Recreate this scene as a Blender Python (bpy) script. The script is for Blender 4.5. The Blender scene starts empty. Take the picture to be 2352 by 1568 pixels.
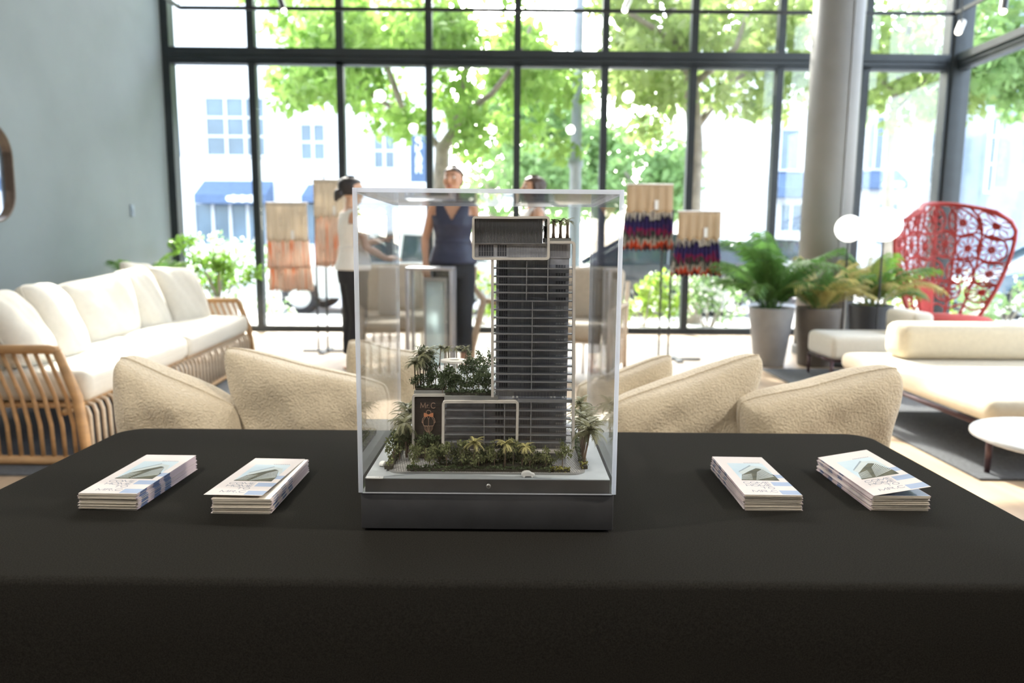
import bpy, bmesh, math, random
import numpy as np
from mathutils import Vector, Matrix, Euler

random.seed(7)
RNG = np.random.default_rng(7)
S = bpy.context.scene
COL = S.collection
PI = math.pi

# ------------------------------------------------------------------ camera
F_PX, PITCH, ROLL, EYE = 1680.0, math.radians(7.7), math.radians(0.46), 1.15
_fw = Vector((0, math.cos(PITCH), -math.sin(PITCH)))
_up = Vector((0, math.sin(PITCH), math.cos(PITCH)))
_rt = Vector((1, 0, 0))
RC = _rt * math.cos(ROLL) + _up * math.sin(ROLL)
UC = _up * math.cos(ROLL) - _rt * math.sin(ROLL)
cam_data = bpy.data.cameras.new('camera')
cam = bpy.data.objects.new('camera', cam_data)
COL.objects.link(cam)
m3 = Matrix((RC, UC, -_fw)).transposed()
cam.matrix_world = Matrix.Translation((0, 0, EYE)) @ m3.to_4x4()
cam_data.sensor_width = 36.0
cam_data.lens = F_PX * 36.0 / 2352.0
cam_data.clip_start, cam_data.clip_end = 0.05, 300
cam_data.dof.use_dof = True
cam_data.dof.focus_distance = 1.13
cam_data.dof.aperture_fstop = 4.0
S.camera = cam

# ------------------------------------------------------------------ world, sun, lamps, exposure
world = bpy.data.worlds.new('sky')
S.world = world
world.use_nodes = True
wn = world.node_tree
bg = wn.nodes['Background']
sky = wn.nodes.new('ShaderNodeTexSky')
sky.sky_type = 'NISHITA'
sky.sun_disc = False
sky.sun_elevation = math.radians(40)
sky.sun_rotation = math.radians(-14)
sky.dust_density = 3.0
sky.air_density = 1.0
hs = wn.nodes.new('ShaderNodeHueSaturation')
hs.inputs['Saturation'].default_value = 0.55
wn.links.new(sky.outputs['Color'], hs.inputs['Color'])
wn.links.new(hs.outputs['Color'], bg.inputs['Color'])
bg.inputs['Strength'].default_value = 2.1

def lamp(name, kind, loc, energy, color=(1, 1, 1), target=None, **kw):
    d = bpy.data.lights.new(name, kind)
    d.energy, d.color = energy, color
    for k, v in kw.items():
        setattr(d, k, v)
    o = bpy.data.objects.new(name, d)
    COL.objects.link(o)
    o.location = loc
    if target is not None:
        o.rotation_euler = (Vector(target) - Vector(loc)).to_track_quat('-Z', 'Y').to_euler()
    return o

lamp('sun', 'SUN', (-4, 30, 20), 14.0, (1.0, 0.95, 0.86), target=(-4 + 6.5, 30 - 26, 20 - 22.3), angle=math.radians(0.6))
# unseen fill spots added to brighten camera-facing sides; two track spots over the table
for _x, _y, _e in ((-2.6, -2.3, 105), (-0.4, -2.5, 120), (1.8, -2.3, 105), (-2.8, 2.2, 90), (2.6, 2.4, 90)):
    lamp('fill_spot', 'SPOT', (_x, _y, 4.3), _e * 1.15, (1.0, 0.96, 0.90), target=(_x * 0.7, _y + 3.0, 0.4), spot_size=math.radians(105), spot_blend=0.8, shadow_soft_size=0.12)
lamp('track_spot', 'SPOT', (-2.3, 0.3, 3.3), 330, (1.0, 0.93, 0.82), target=(-0.5, 1.25, 0.72), spot_size=math.radians(40), spot_blend=0.6, shadow_soft_size=0.04)
lamp('track_spot', 'SPOT', (3.6, 0.7, 3.3), 640, (1.0, 0.92, 0.80), target=(0.5, 1.25, 0.72), spot_size=math.radians(42), spot_blend=0.6, shadow_soft_size=0.04)
S.view_settings.view_transform = 'Standard'
S.view_settings.look = 'None'
S.view_settings.gamma = 1.0
S.view_settings.use_curve_mapping = False
S.view_settings.exposure = 0.0
S.cycles.max_bounces = 16
S.cycles.transparent_max_bounces = 40
S.cycles.sample_clamp_indirect = 6.0

# ------------------------------------------------------------------ helpers
def at(px, py, Y):
    """world point seen at pixel (px, py) of the photograph at distance Y in front of the camera"""
    r = _fw + RC * ((px - 1176.0) / F_PX) - UC * ((py - 784.0) / F_PX)
    t = Y / r.y
    return Vector((0, 0, EYE)) + r * t

def atz(px, py, z):
    r = _fw + RC * ((px - 1176.0) / F_PX) - UC * ((py - 784.0) / F_PX)
    t = (z - EYE) / r.z
    return Vector((0, 0, EYE)) + r * t

def _link(nt, a, b):
    nt.links.new(a, b)

MATS = {}
def mat(name, color, rough=0.6, metal=0.0, var=0.0, vscale=20.0, bump=0.0, bscale=200.0, coat=0.0, trans=0.0,
        sheen=0.0, emit=None, stretch=None, color2=None, spec=None):
    """procedural principled material: colour varied by noise, with optional bump"""
    if name in MATS:
        return MATS[name]
    m = bpy.data.materials.new(name)
    m.use_nodes = True
    nt = m.node_tree
    b = nt.nodes['Principled BSDF']
    b.inputs['Roughness'].default_value = rough
    b.inputs['Metallic'].default_value = metal
    b.inputs['Coat Weight'].default_value = coat
    b.inputs['Sheen Weight'].default_value = sheen
    if spec is not None:
        b.inputs['Specular IOR Level'].default_value = spec
    if emit:
        b.inputs['Emission Color'].default_value = (*emit[0], 1)
        b.inputs['Emission Strength'].default_value = emit[1]
    tc = nt.nodes.new('ShaderNodeTexCoord')
    co = tc.outputs['Object']
    if stretch:
        mp = nt.nodes.new('ShaderNodeMapping')
        mp.inputs['Scale'].default_value = stretch
        _link(nt, co, mp.inputs['Vector'])
        co = mp.outputs['Vector']
    nz = nt.nodes.new('ShaderNodeTexNoise')
    nz.inputs['Scale'].default_value = vscale
    nz.inputs['Detail'].default_value = 5
    _link(nt, co, nz.inputs['Vector'])
    rp = nt.nodes.new('ShaderNodeValToRGB')
    c = np.array(color)
    lo = tuple(np.clip(c * (1 - var), 0, 1)) if color2 is None else color
    hi = tuple(np.clip(c * (1 + var), 0, 1)) if color2 is None else color2
    rp.color_ramp.elements[0].position = 0.3
    rp.color_ramp.elements[1].position = 0.7
    rp.color_ramp.elements[0].color = (*lo, 1)
    rp.color_ramp.elements[1].color = (*hi, 1)
    _link(nt, nz.outputs['Fac'], rp.inputs['Fac'])
    _link(nt, rp.outputs['Color'], b.inputs['Base Color'])
    if bump:
        n2 = nt.nodes.new('ShaderNodeTexNoise')
        n2.inputs['Scale'].default_value = bscale
        n2.inputs['Detail'].default_value = 3
        _link(nt, co, n2.inputs['Vector'])
        bp = nt.nodes.new('ShaderNodeBump')
        bp.inputs['Strength'].default_value = bump
        bp.inputs['Distance'].default_value = 0.5 / bscale * 2
        _link(nt, n2.outputs['Fac'], bp.inputs['Height'])
        _link(nt, bp.outputs['Normal'], b.inputs['Normal'])
    if trans:
        tr = nt.nodes.new('ShaderNodeBsdfTranslucent')
        _link(nt, rp.outputs['Color'], tr.inputs['Color'])
        mx = nt.nodes.new('ShaderNodeMixShader')
        mx.inputs['Fac'].default_value = trans
        out = nt.nodes['Material Output']
        _link(nt, b.outputs['BSDF'], mx.inputs[1])
        _link(nt, tr.outputs['BSDF'], mx.inputs[2])
        _link(nt, mx.outputs['Shader'], out.inputs['Surface'])
    MATS[name] = m
    return m

def glass(name, tint=(1, 1, 1), f0=0.04, rough=0.0, haze=0.0):
    """thin clear sheet: see-through straight on, mirror-like at a glancing angle"""
    if name in MATS:
        return MATS[name]
    m = bpy.data.materials.new(name)
    m.use_nodes = True
    nt = m.node_tree
    nt.nodes.remove(nt.nodes['Principled BSDF'])
    out = nt.nodes['Material Output']
    tr = nt.nodes.new('ShaderNodeBsdfTransparent')
    tr.inputs['Color'].default_value = (*tint, 1)
    gl = nt.nodes.new('ShaderNodeBsdfGlossy')
    gl.inputs['Roughness'].default_value = rough
    lw = nt.nodes.new('ShaderNodeLayerWeight')
    lw.inputs['Blend'].default_value = 0.5
    pw = nt.nodes.new('ShaderNodeMath'); pw.operation = 'POWER'; pw.inputs[1].default_value = 5.0
    ml = nt.nodes.new('ShaderNodeMath'); ml.operation = 'MULTIPLY_ADD'
    ml.inputs[1].default_value = 1 - f0; ml.inputs[2].default_value = f0
    _link(nt, lw.outputs['Facing'], pw.inputs[0])
    _link(nt, pw.outputs[0], ml.inputs[0])
    mx = nt.nodes.new('ShaderNodeMixShader')
    _link(nt, ml.outputs[0], mx.inputs['Fac'])
    _link(nt, tr.outputs[0], mx.inputs[1])
    _link(nt, gl.outputs[0], mx.inputs[2])
    last = mx.outputs[0]
    if haze:
        df = nt.nodes.new('ShaderNodeBsdfDiffuse')
        df.inputs['Color'].default_value = (0.9, 0.92, 0.95, 1)
        tl = nt.nodes.new('ShaderNodeBsdfTranslucent')
        tl.inputs['Color'].default_value = (0.9, 0.92, 0.97, 1)
        m0 = nt.nodes.new('ShaderNodeMixShader')
        m0.inputs['Fac'].default_value = 0.6
        _link(nt, df.outputs[0], m0.inputs[1]); _link(nt, tl.outputs[0], m0.inputs[2])
        m2 = nt.nodes.new('ShaderNodeMixShader')
        m2.inputs['Fac'].default_value = haze
        _link(nt, last, m2.inputs[1]); _link(nt, m0.outputs[0], m2.inputs[2])
        last = m2.outputs[0]
    _link(nt, last, out.inputs['Surface'])
    MATS[name] = m
    return m

WOFF = {}   # things whose parts are written in world coordinates

def thing(name, label, cat, loc=(0, 0, 0), rz=0.0, group=None, world=False):
    o = bpy.data.objects.new(name, None)
    COL.objects.link(o)
    o.location = loc
    o.rotation_euler = (0, 0, rz)
    o.empty_display_size = 0.1
    o['label'] = label
    o['category'] = cat
    if group:
        o['group'] = group
    if world:
        WOFF[o.name] = Vector(loc)
    return o

def tag(o, label, cat, group=None):
    o['label'] = label
    o['category'] = cat
    if group:
        o['group'] = group
    return o

def structure(o):
    o['kind'] = 'structure'
    return o

def stuff(o):
    o['kind'] = 'stuff'
    return o

def link_mesh(name, me, m=None, parent=None):
    o = bpy.data.objects.new(name, me)
    COL.objects.link(o)
    if m is not None:
        me.materials.clear()
        me.materials.append(m)
    if parent is not None:
        o.parent = parent
        if parent.name in WOFF:
            o.location = -WOFF[parent.name]
    return o

class MB:
    def __init__(self):
        self.v, self.f = [], []
    def add(self, vs, fs):
        n = len(self.v)
        self.v.extend([tuple(p) for p in vs])
        self.f.extend([tuple(i + n for i in f) for f in fs])
        return self
    def box(self, c, s, rz=0.0, M=None):
        x, y, z = s[0] / 2, s[1] / 2, s[2] / 2
        vs = [Vector((a, b, d)) for d in (-z, z) for a, b in ((-x, -y), (x, -y), (x, y), (-x, y))]
        R = M if M is not None else Matrix.Rotation(rz, 3, 'Z')
        c = Vector(c)
        return self.add([R @ p + c for p in vs], [(3, 2, 1, 0), (4, 5, 6, 7), (0, 1, 5, 4), (1, 2, 6, 5), (2, 3, 7, 6), (3, 0, 4, 7)])
    def bbox(self, x0, x1, y0, y1, z0, z1):
        return self.box(((x0 + x1) / 2, (y0 + y1) / 2, (z0 + z1) / 2), (x1 - x0, y1 - y0, z1 - z0))
    def tube(self, pts, r, n=8, closed=False):
        pts = [Vector(p) for p in pts]
        k = len(pts)
        rs = r if hasattr(r, '__len__') else [r] * k
        rings = []
        nrm = None
        for i in range(k):
            if closed:
                t = pts[(i + 1) % k] - pts[i - 1]
            else:
                t = pts[min(i + 1, k - 1)] - pts[max(i - 1, 0)]
            t.normalize()
            if nrm is None:
                a = Vector((0, 0, 1)) if abs(t.z) < 0.9 else Vector((1, 0, 0))
                nrm = t.cross(a).normalized()
            else:
                nrm = (nrm - t * nrm.dot(t))
                nrm = nrm.normalized() if nrm.length > 1e-6 else t.orthogonal().normalized()
            b = t.cross(nrm)
            rings.append([pts[i] + (nrm * math.cos(2 * PI * j / n) + b * math.sin(2 * PI * j / n)) * rs[i] for j in range(n)])
        vs = [p for q in rings for p in q]
        fs = []
        for i in range(k if closed else k - 1):
            a, b2 = i * n, ((i + 1) % k) * n
            for j in range(n):
                j2 = (j + 1) % n
                fs.append((a + j, a + j2, b2 + j2, b2 + j))
        if not closed:
            fs.append(tuple(range(n - 1, -1, -1)))
            fs.append(tuple((k - 1) * n + j for j in range(n)))
        return self.add(vs, fs)
    def lathe(self, prof, n=24, c=(0, 0, 0), caps=True):
        vs, fs = [], []
        for r, z in prof:
            for j in range(n):
                a = 2 * PI * j / n
                vs.append((c[0] + r * math.cos(a), c[1] + r * math.sin(a), c[2] + z))
        for i in range(len(prof) - 1):
            for j in range(n):
                j2 = (j + 1) % n
                fs.append((i * n + j, i * n + j2, (i + 1) * n + j2, (i + 1) * n + j))
        if caps:
            fs.append(tuple(range(n - 1, -1, -1)))
            k = (len(prof) - 1) * n
            fs.append(tuple(k + j for j in range(n)))
        return self.add(vs, fs)
    def ball(self, c, r, n=16, m=10, sc=(1, 1, 1)):
        prof = []
        vs, fs = [], []
        for i in range(m + 1):
            th = PI * i / m
            for j in range(n):
                a = 2 * PI * j / n
                vs.append((c[0] + r * sc[0] * math.sin(th) * math.cos(a), c[1] + r * sc[1] * math.sin(th) * math.sin(a), c[2] - r * sc[2] * math.cos(th)))
        for i in range(m):
            for j in range(n):
                j2 = (j + 1) % n
                fs.append((i * n + j, i * n + j2, (i + 1) * n + j2, (i + 1) * n + j))
        return self.add(vs, fs)
    def loft(self, rings, caps=True):
        n = len(rings[0])
        vs = [p for q in rings for p in q]
        fs = []
        for i in range(len(rings) - 1):
            for j in range(n):
                j2 = (j + 1) % n
                fs.append((i * n + j, i * n + j2, (i + 1) * n + j2, (i + 1) * n + j))
        if caps:
            fs.append(tuple(range(n - 1, -1, -1)))
            k = (len(rings) - 1) * n
            fs.append(tuple(k + j for j in range(n)))
        return self.add(vs, fs)
    def ribbon(self, path, t, y0, y1, closed=False):
        """flat bar of width t along a path of (x, z) points, extruded from y0 to y1"""
        k = len(path)
        A, B = [], []
        for i in range(k):
            p = Vector(path[i])
            if closed:
                d0 = (p - Vector(path[i - 1])).normalized(); d1 = (Vector(path[(i + 1) % k]) - p).normalized()
            else:
                d0 = (p - Vector(path[i - 1])).normalized() if i else (Vector(path[1]) - p).normalized()
                d1 = (Vector(path[i + 1]) - p).normalized() if i < k - 1 else d0
            d = (d0 + d1).normalized()
            nn = Vector((-d.y, d.x))
            w = t / 2 / max(0.4, nn.dot(Vector((-d0.y, d0.x))))
            A.append(p + nn * w); B.append(p - nn * w)
        vs = []
        for i in range(k):
            vs += [(A[i].x, y0, A[i].y), (B[i].x, y0, B[i].y), (B[i].x, y1, B[i].y), (A[i].x, y1, A[i].y)]
        fs = []
        for i in range(k if closed else k - 1):
            a, b = i * 4, ((i + 1) % k) * 4
            for j in range(4):
                fs.append((a + j, b + j, b + (j + 1) % 4, a + (j + 1) % 4))
        if not closed:
            fs.append((0, 1, 2, 3)); e = (k - 1) * 4
            fs.append((e + 3, e + 2, e + 1, e))
        return self.add(vs, fs)
    def prism(self, poly, z0, z1):
        """polygon of (x, y) extruded from z0 to z1"""
        n = len(poly)
        vs = [(p[0], p[1], z0) for p in poly] + [(p[0], p[1], z1) for p in poly]
        fs = [tuple(range(n - 1, -1, -1)), tuple(range(n, 2 * n))]
        fs += [(j, (j + 1) % n, n + (j + 1) % n, n + j) for j in range(n)]
        return self.add(vs, fs)
    def move(self, M):
        self.v = [tuple(M @ Vector(p)) for p in self.v]
        return self
    def mesh(self, name, m=None, smooth=False):
        me = bpy.data.meshes.new(name)
        me.from_pydata(self.v, [], self.f)
        bm = bmesh.new(); bm.from_mesh(me)
        bmesh.ops.recalc_face_normals(bm, faces=bm.faces)
        bm.to_mesh(me); bm.free()
        if smooth:
            me.polygons.foreach_set('use_smooth', [True] * len(me.polygons))
        if m is not None:
            me.materials.append(m)
        return me
    def build(self, name, m, parent=None, smooth=False, bevel=0.0, seg=2, sub=0):
        o = link_mesh(name, self.mesh(name, m, smooth), None, parent)
        if bevel:
            b = o.modifiers.new('bevel', 'BEVEL'); b.width = bevel; b.segments = seg; b.limit_method = 'ANGLE'; b.angle_limit = math.radians(40)
            if smooth or seg > 1:
                o.data.polygons.foreach_set('use_smooth', [True] * len(o.data.polygons))
                b.harden_normals = False
        if sub:
            s = o.modifiers.new('sub', 'SUBSURF'); s.levels = sub; s.render_levels = sub
        return o

def copy_tree(o, parent=None):
    c = o.copy(); COL.objects.link(c); c.parent = parent
    if o.name in WOFF:
        WOFF[c.name] = WOFF[o.name]
    for ch in o.children:
        copy_tree(ch, c)
    return c

def quads_mesh(name, V, m, n=4):
    """mesh of loose polygons from an array (count, n, 3)"""
    V = np.asarray(V, dtype=np.float32)
    k = len(V)
    me = bpy.data.meshes.new(name)
    me.vertices.add(k * n); me.loops.add(k * n); me.polygons.add(k)
    me.vertices.foreach_set('co', V.reshape(-1))
    me.loops.foreach_set('vertex_index', np.arange(k * n, dtype=np.int32))
    me.polygons.foreach_set('loop_start', np.arange(0, k * n, n, dtype=np.int32))
    me.update(calc_edges=True)
    me.validate()
    me.materials.append(m)
    return me

def leaf_quads(P, size, rng, droop=0.35, aspect=0.5):
    """one diamond-shaped leaf (4 corners, slightly folded) at every point of P"""
    k = len(P)
    d = rng.normal(size=(k, 3)); d[:, 2] -= droop * 1.2
    d /= np.linalg.norm(d, axis=1)[:, None]
    u = np.cross(d, rng.normal(size=(k, 3))); u /= np.linalg.norm(u, axis=1)[:, None]
    nn = np.cross(d, u)
    L = size * rng.uniform(0.6, 1.25, size=(k, 1))
    W = L * aspect * 0.5
    a = P; c = P + d * L
    mid = P + d * L * 0.45
    b = mid + u * W + nn * L * 0.07
    e = mid - u * W + nn * L * 0.07
    return np.stack([a, b, c, e], axis=1)

def clump_points(centers, radii, n, rng, squash=0.8):
    idx = rng.choice(len(centers), n, p=np.array(radii) ** 2 / np.sum(np.array(radii) ** 2))
    d = rng.normal(size=(n, 3)); d /= np.linalg.norm(d, axis=1)[:, None]
    r = rng.uniform(0.25, 1.0, size=(n, 1)) ** 0.6
    off = d * r * np.array(radii)[idx][:, None]
    off[:, 2] *= squash
    return np.array(centers)[idx] + off

# stroke lettering: capitals drawn as thin lines in a unit box
STROKES = {
    'C': [[(0.95, 0.80), (0.80, 0.95), (0.5, 1.0), (0.2, 0.92), (0.03, 0.68), (0.03, 0.32), (0.2, 0.08), (0.5, 0.0), (0.8, 0.05), (0.95, 0.20)]],
    'O': [[(0.5 + 0.49 * math.cos(a * PI / 8), 0.5 + 0.5 * math.sin(a * PI / 8)) for a in range(17)]],
    'M': [[(0.03, 0), (0.08, 1), (0.5, 0.15), (0.92, 1), (0.97, 0)]],
    'E': [[(0.9, 1), (0.1, 1), (0.1, 0), (0.9, 0)], [(0.1, 0.52), (0.8, 0.52)]],
    'H': [[(0.08, 0), (0.08, 1)], [(0.92, 0), (0.92, 1)], [(0.08, 0.52), (0.92, 0.52)]],
    'T': [[(0.0, 1), (1.0, 1)], [(0.5, 1), (0.5, 0)]],
    'R': [[(0.1, 0), (0.1, 1), (0.65, 1), (0.88, 0.88), (0.88, 0.62), (0.65, 0.5), (0.1, 0.5)], [(0.55, 0.5), (0.95, 0)]],
    'r': [[(0.2, 0), (0.2, 0.62)], [(0.2, 0.4), (0.45, 0.6), (0.8, 0.6)]],
    '.': [[(0.42, 0.0), (0.58, 0.0), (0.58, 0.1), (0.42, 0.1), (0.42, 0.0)]],
    'S': [[(0.9, 0.82), (0.7, 0.98), (0.3, 0.98), (0.1, 0.8), (0.2, 0.58), (0.8, 0.42), (0.92, 0.2), (0.7, 0.02), (0.3, 0.02), (0.08, 0.18)]],
    'P': [[(0.1, 0), (0.1, 1), (0.65, 1), (0.88, 0.88), (0.88, 0.62), (0.65, 0.5), (0.1, 0.5)]],
    'A': [[(0.02, 0), (0.5, 1), (0.98, 0)], [(0.2, 0.36), (0.8, 0.36)]],
}
def strokes(mb, text, x, z, h, w, gap, t, y0, y1, right=False):
    """text as thin bars in the x-z plane, from (x, z) upwards; w is a letter's width"""
    ws = [w * (0.35 if ch == '.' else 0.45 if ch == ' ' else 1.25 if ch in 'M' else 0.72 if ch in 'E' else 0.7 if ch == 'r' else 1.0) for ch in text]
    tot = sum(ws) + gap * (len(text) - 1)
    cx = x - tot if right else x
    for ch, cw in zip(text, ws):
        for pl in STROKES.get(ch, []):
            mb.ribbon([(cx + p[0] * cw, z + p[1] * h) for p in pl], t, y0, y1)
        cx += cw + gap
    return tot

def rounded(pts, r, n=5):
    """path of (x, z) with its inner corners rounded"""
    out = [Vector(pts[0])]
    for i in range(1, len(pts) - 1):
        p, a, b = Vector(pts[i]), Vector(pts[i - 1]), Vector(pts[i + 1])
        ra = min(r, (a - p).length * 0.49, (b - p).length * 0.49)
        p0 = p + (a - p).normalized() * ra; p1 = p + (b - p).normalized() * ra
        for j in range(n + 1):
            s = j / n
            out.append(p0 * (1 - s) ** 2 + p * 2 * s * (1 - s) + p1 * s ** 2)
    out.append(Vector(pts[-1]))
    return [tuple(p) for p in out]

def superpillow(mb, w, h, t, nx=22, ny=18, pinch=0.10, rng=None, wr=0.012, p_edge=0.5):
    """stuffed cushion: two bulged sheets meeting in a seam, with pulled-out corners and soft creases"""
    def P(u, v, s):
        k = 1 - pinch * ((1 - u * u) * v * v + (1 - v * v) * u * u) * 1.0
        x = u * w / 2 * (1 - pinch * (1 - abs(v)) * abs(u) ** 3 * 0.5) * (1 - 0.07 * abs(u * v) ** 5)
        y = v * h / 2 * (1 - pinch * (1 - abs(u)) * abs(v) ** 3 * 0.5) * (1 - 0.07 * abs(u * v) ** 5)
        e = max(0.0, (1 - abs(u) ** 3.4)) * max(0.0, (1 - abs(v) ** 3.4))
        z = s * t / 2 * e ** p_edge
        if e > 0:
            z += wr * s * (e ** 0.5) * (math.sin(5 * u + 3.1 * v + ph) * 0.5 + math.sin(9 * v - 4 * u + ph2) * 0.35 + math.sin(13*u+7*v+ph)*0.2)
        return (x, y, z)
    rr = rng or random
    ph, ph2 = rr.uniform(0, 6), rr.uniform(0, 6)
    us = [math.sin(PI / 2 * (2 * i / nx - 1)) for i in range(nx + 1)]
    vs_ = [math.sin(PI / 2 * (2 * j / ny - 1)) for j in range(ny + 1)]
    top = [P(u, v, 1) for v in vs_ for u in us]
    bot = [P(u, v, -1) for v in vs_ for u in us]
    W = nx + 1
    vs = list(top); idx = {}
    for j in range(ny + 1):
        for i in range(W):
            if i in (0, nx) or j in (0, ny):
                idx[(i, j)] = j * W + i
            else:
                idx[(i, j)] = len(vs); vs.append(bot[j * W + i])
    fs = []
    for j in range(ny):
        for i in range(nx):
            a = j * W + i
            fs.append((a, a + 1, a + W + 1, a + W))
            fs.append((idx[(i, j)], idx[(i, j + 1)], idx[(i + 1, j + 1)], idx[(i + 1, j)]))
    return mb.add(vs, fs)

def place(o, loc, rot):
    o.location = loc
    o.rotation_euler = rot
    return o

# ------------------------------------------------------------------ materials of the place
M_steel = mat('black_window_steel', (0.018, 0.026, 0.032), 0.45, 0.0, 0.15, 6, 0.05, 80)
M_pane = glass('window_glass', (0.97, 0.985, 0.98), 0.045)
M_plaster = mat('grey_green_plaster', (0.225, 0.265, 0.28), 0.7, 0, 0.08, 1.2, 0.02, 3)
M_white_wall = mat('white_plaster', (0.17, 0.165, 0.16), 0.8, 0, 0.03, 2, 0.05, 30)
M_ceil = mat('ceiling_paint', (0.62, 0.62, 0.60), 0.85, 0, 0.04, 2, 0.05, 30)
M_floor = mat('pale_oak_floor', (0.47, 0.35, 0.24), 0.42, 0, 0.22, 1.4, 0.04, 40, stretch=(9, 1, 1))
M_rug = mat('charcoal_rug', (0.10, 0.105, 0.115), 0.95, 0, 0.25, 60, 0.4, 300)
M_column = mat('grey_column_paint', (0.235, 0.232, 0.228), 0.55, 0, 0.06, 3, 0.05, 60)

# ------------------------------------------------------------------ shell of the room
WX0, WX1, WY, WTOP = -4.27, 5.45, 9.4, 5.5
structure(MB().bbox(-4.6, 5.8, -3.2, 9.6, -0.2, 0.0).build('floor', M_floor))
structure(MB().bbox(-4.6, 5.8, -3.2, 9.6, WTOP, WTOP + 0.2).build('ceiling', M_ceil))
structure(MB().bbox(-4.5, WX0 - 0.02, -3.2, 9.5, 0.0, WTOP).build('wall_left', M_plaster))
structure(MB().bbox(-4.5, 5.7, -3.2, -3.0, 0.0, WTOP).build('wall_back', M_white_wall))
structure(MB().bbox(5.5, 5.7, -3.2, 2.0, 0.0, WTOP).build('wall_right', M_white_wall))

# curtain wall facing the street: mullions, transoms and one pane per opening
win = bpy.data.objects.new('window_1', None); COL.objects.link(win); structure(win)
win.location = (0, WY, 0); win.rotation_euler = (0, 0, math.radians(0.5))
mx = [-4.25, -3.22, -2.14, -1.05, 0.04, 1.12, 2.21, 3.28, 4.34, 5.38]
me_mull = MB().bbox(-0.042, 0.042, -0.06, 0.06, 0.0, 5.5).mesh('mullion', M_steel)
for i, x in enumerate(mx):
    o = link_mesh('mullion', me_mull, None, win); o.location = (x, 0, 0)
    if i in (0, 9):
        o.scale = (1.2, 1.4, 1)
MB().bbox(mx[0], mx[-1], -0.07, 0.07, 0.0, 0.075).build('bottom_rail', M_steel, win)
tr = MB().bbox(mx[0], mx[-1], -0.09, 0.07, 3.39, 3.475)
tr.bbox(mx[0], mx[-1], -0.075, 0.07, 3.335, 3.385).bbox(mx[0], mx[-1], -0.06, 0.06, 3.29, 3.33)
tr.build('transom', M_steel, win)
MB().bbox(mx[0], mx[-1], -0.05, 0.05, 5.42, 5.5).build('top_rail', M_steel, win)
for i in range(9):
    for z0, z1 in ((0.08, 3.29), (3.48, 5.42)):
        MB().bbox(mx[i] + 0.042, mx[i + 1] - 0.042, -0.008, 0.008, z0, z1).build('pane', M_pane, win)

win2 = bpy.data.objects.new('window_2', None); COL.objects.link(win2); structure(win2)
win2.location = (5.5, 0, 0)
ys = [2.0, 3.9, 5.75, 7.6, 9.45]
for y in ys[:-1]:
    o = link_mesh('mullion', me_mull, None, win2); o.location = (0, y, 0); o.rotation_euler = (0, 0, PI / 2)
MB().bbox(-0.13, 0.10, 9.33, 9.58, 0, 5.5).build('corner_post', M_steel, win2, bevel=0.01)
MB().bbox(-0.09, 0.06, 2.0, 9.4, 3.39, 3.475).bbox(-0.07, 0.06, 2.0, 9.4, 3.335, 3.385).bbox(-0.06, 0.06, 2.0, 9.4, 3.29, 3.33).build('transom', M_steel, win2)
MB().bbox(-0.07, 0.07, 2.0, 9.4, 0.0, 0.075).build('bottom_rail', M_steel, win2)
MB().bbox(-0.05, 0.05, 2.0, 9.4, 5.42, 5.5).build('top_rail', M_steel, win2)
for i in range(4):
    for z0, z1 in ((0.08, 3.29), (3.48, 5.42)):
        MB().bbox(-0.008, 0.008, ys[i] + 0.03, ys[i + 1] - 0.03, z0, z1).build('pane', M_pane, win2)

col = thing('column', 'tall round grey column in front of the window wall at the right', 'column', (3.27, 7.75, 0))
MB().lathe([(0.245, 0.0), (0.245, 5.5)], 48).build('shaft', M_column, col, smooth=False)
col.children[0].data.polygons.foreach_set('use_smooth', [len(p.vertices) == 4 for p in col.children[0].data.polygons])
MB().tube([(0.05, -0.246, 0.0), (0.05, -0.246, 5.5)], 0.006, 6).build('seam', M_column, col)
MB().lathe([(0.262, 0.0), (0.262, 0.09), (0.25, 0.10)], 48).build('base_collar', M_column, col)

tag(MB().bbox(-4.2, -2.05, 3.45, 6.9, 0.0, 0.012).build('area_rug', M_rug, bevel=0.003), 'dark grey rug lying under the cream wood-slatted sofa at the left', 'rug')
tag(MB().bbox(2.32, 5.2, 3.50, 6.7, 0.0, 0.012).build('area_rug', M_rug, bevel=0.003), 'dark grey rug lying under the cream metal-legged daybed at the right', 'rug')

# ------------------------------------------------------------------ street outside
M_pave = mat('pale_pavement', (0.55, 0.54, 0.52), 0.85, 0, 0.08, 3, 0.1, 60)
M_road = mat('asphalt', (0.30, 0.30, 0.31), 0.9, 0, 0.12, 4, 0.2, 90)
M_facade = mat('white_facade', (0.80, 0.80, 0.79), 0.8, 0, 0.03, 1, 0.05, 20)
M_facade2 = mat('pale_facade', (0.72, 0.73, 0.75), 0.8, 0, 0.03, 1, 0.05, 20)
M_bwin = mat('building_window_glass', (0.10, 0.15, 0.20), 0.15, 0, 0.25, 0.8)
M_bframe = mat('building_window_frame', (0.55, 0.57, 0.60), 0.5, 0, 0.05, 5)
M_awn = mat('navy_awning_cloth', (0.09, 0.14, 0.24), 0.8, 0, 0.1, 6, 0.2, 80)
M_white_paint = mat('white_paint', (0.85, 0.85, 0.84), 0.5, 0, 0.02, 5)
M_bluegrey = mat('blue_grey_cladding', (0.24, 0.30, 0.38), 0.5, 0, 0.1, 2)
M_pole = mat('grey_street_steel', (0.30, 0.34, 0.37), 0.5, 0.3, 0.08, 8)

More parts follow.
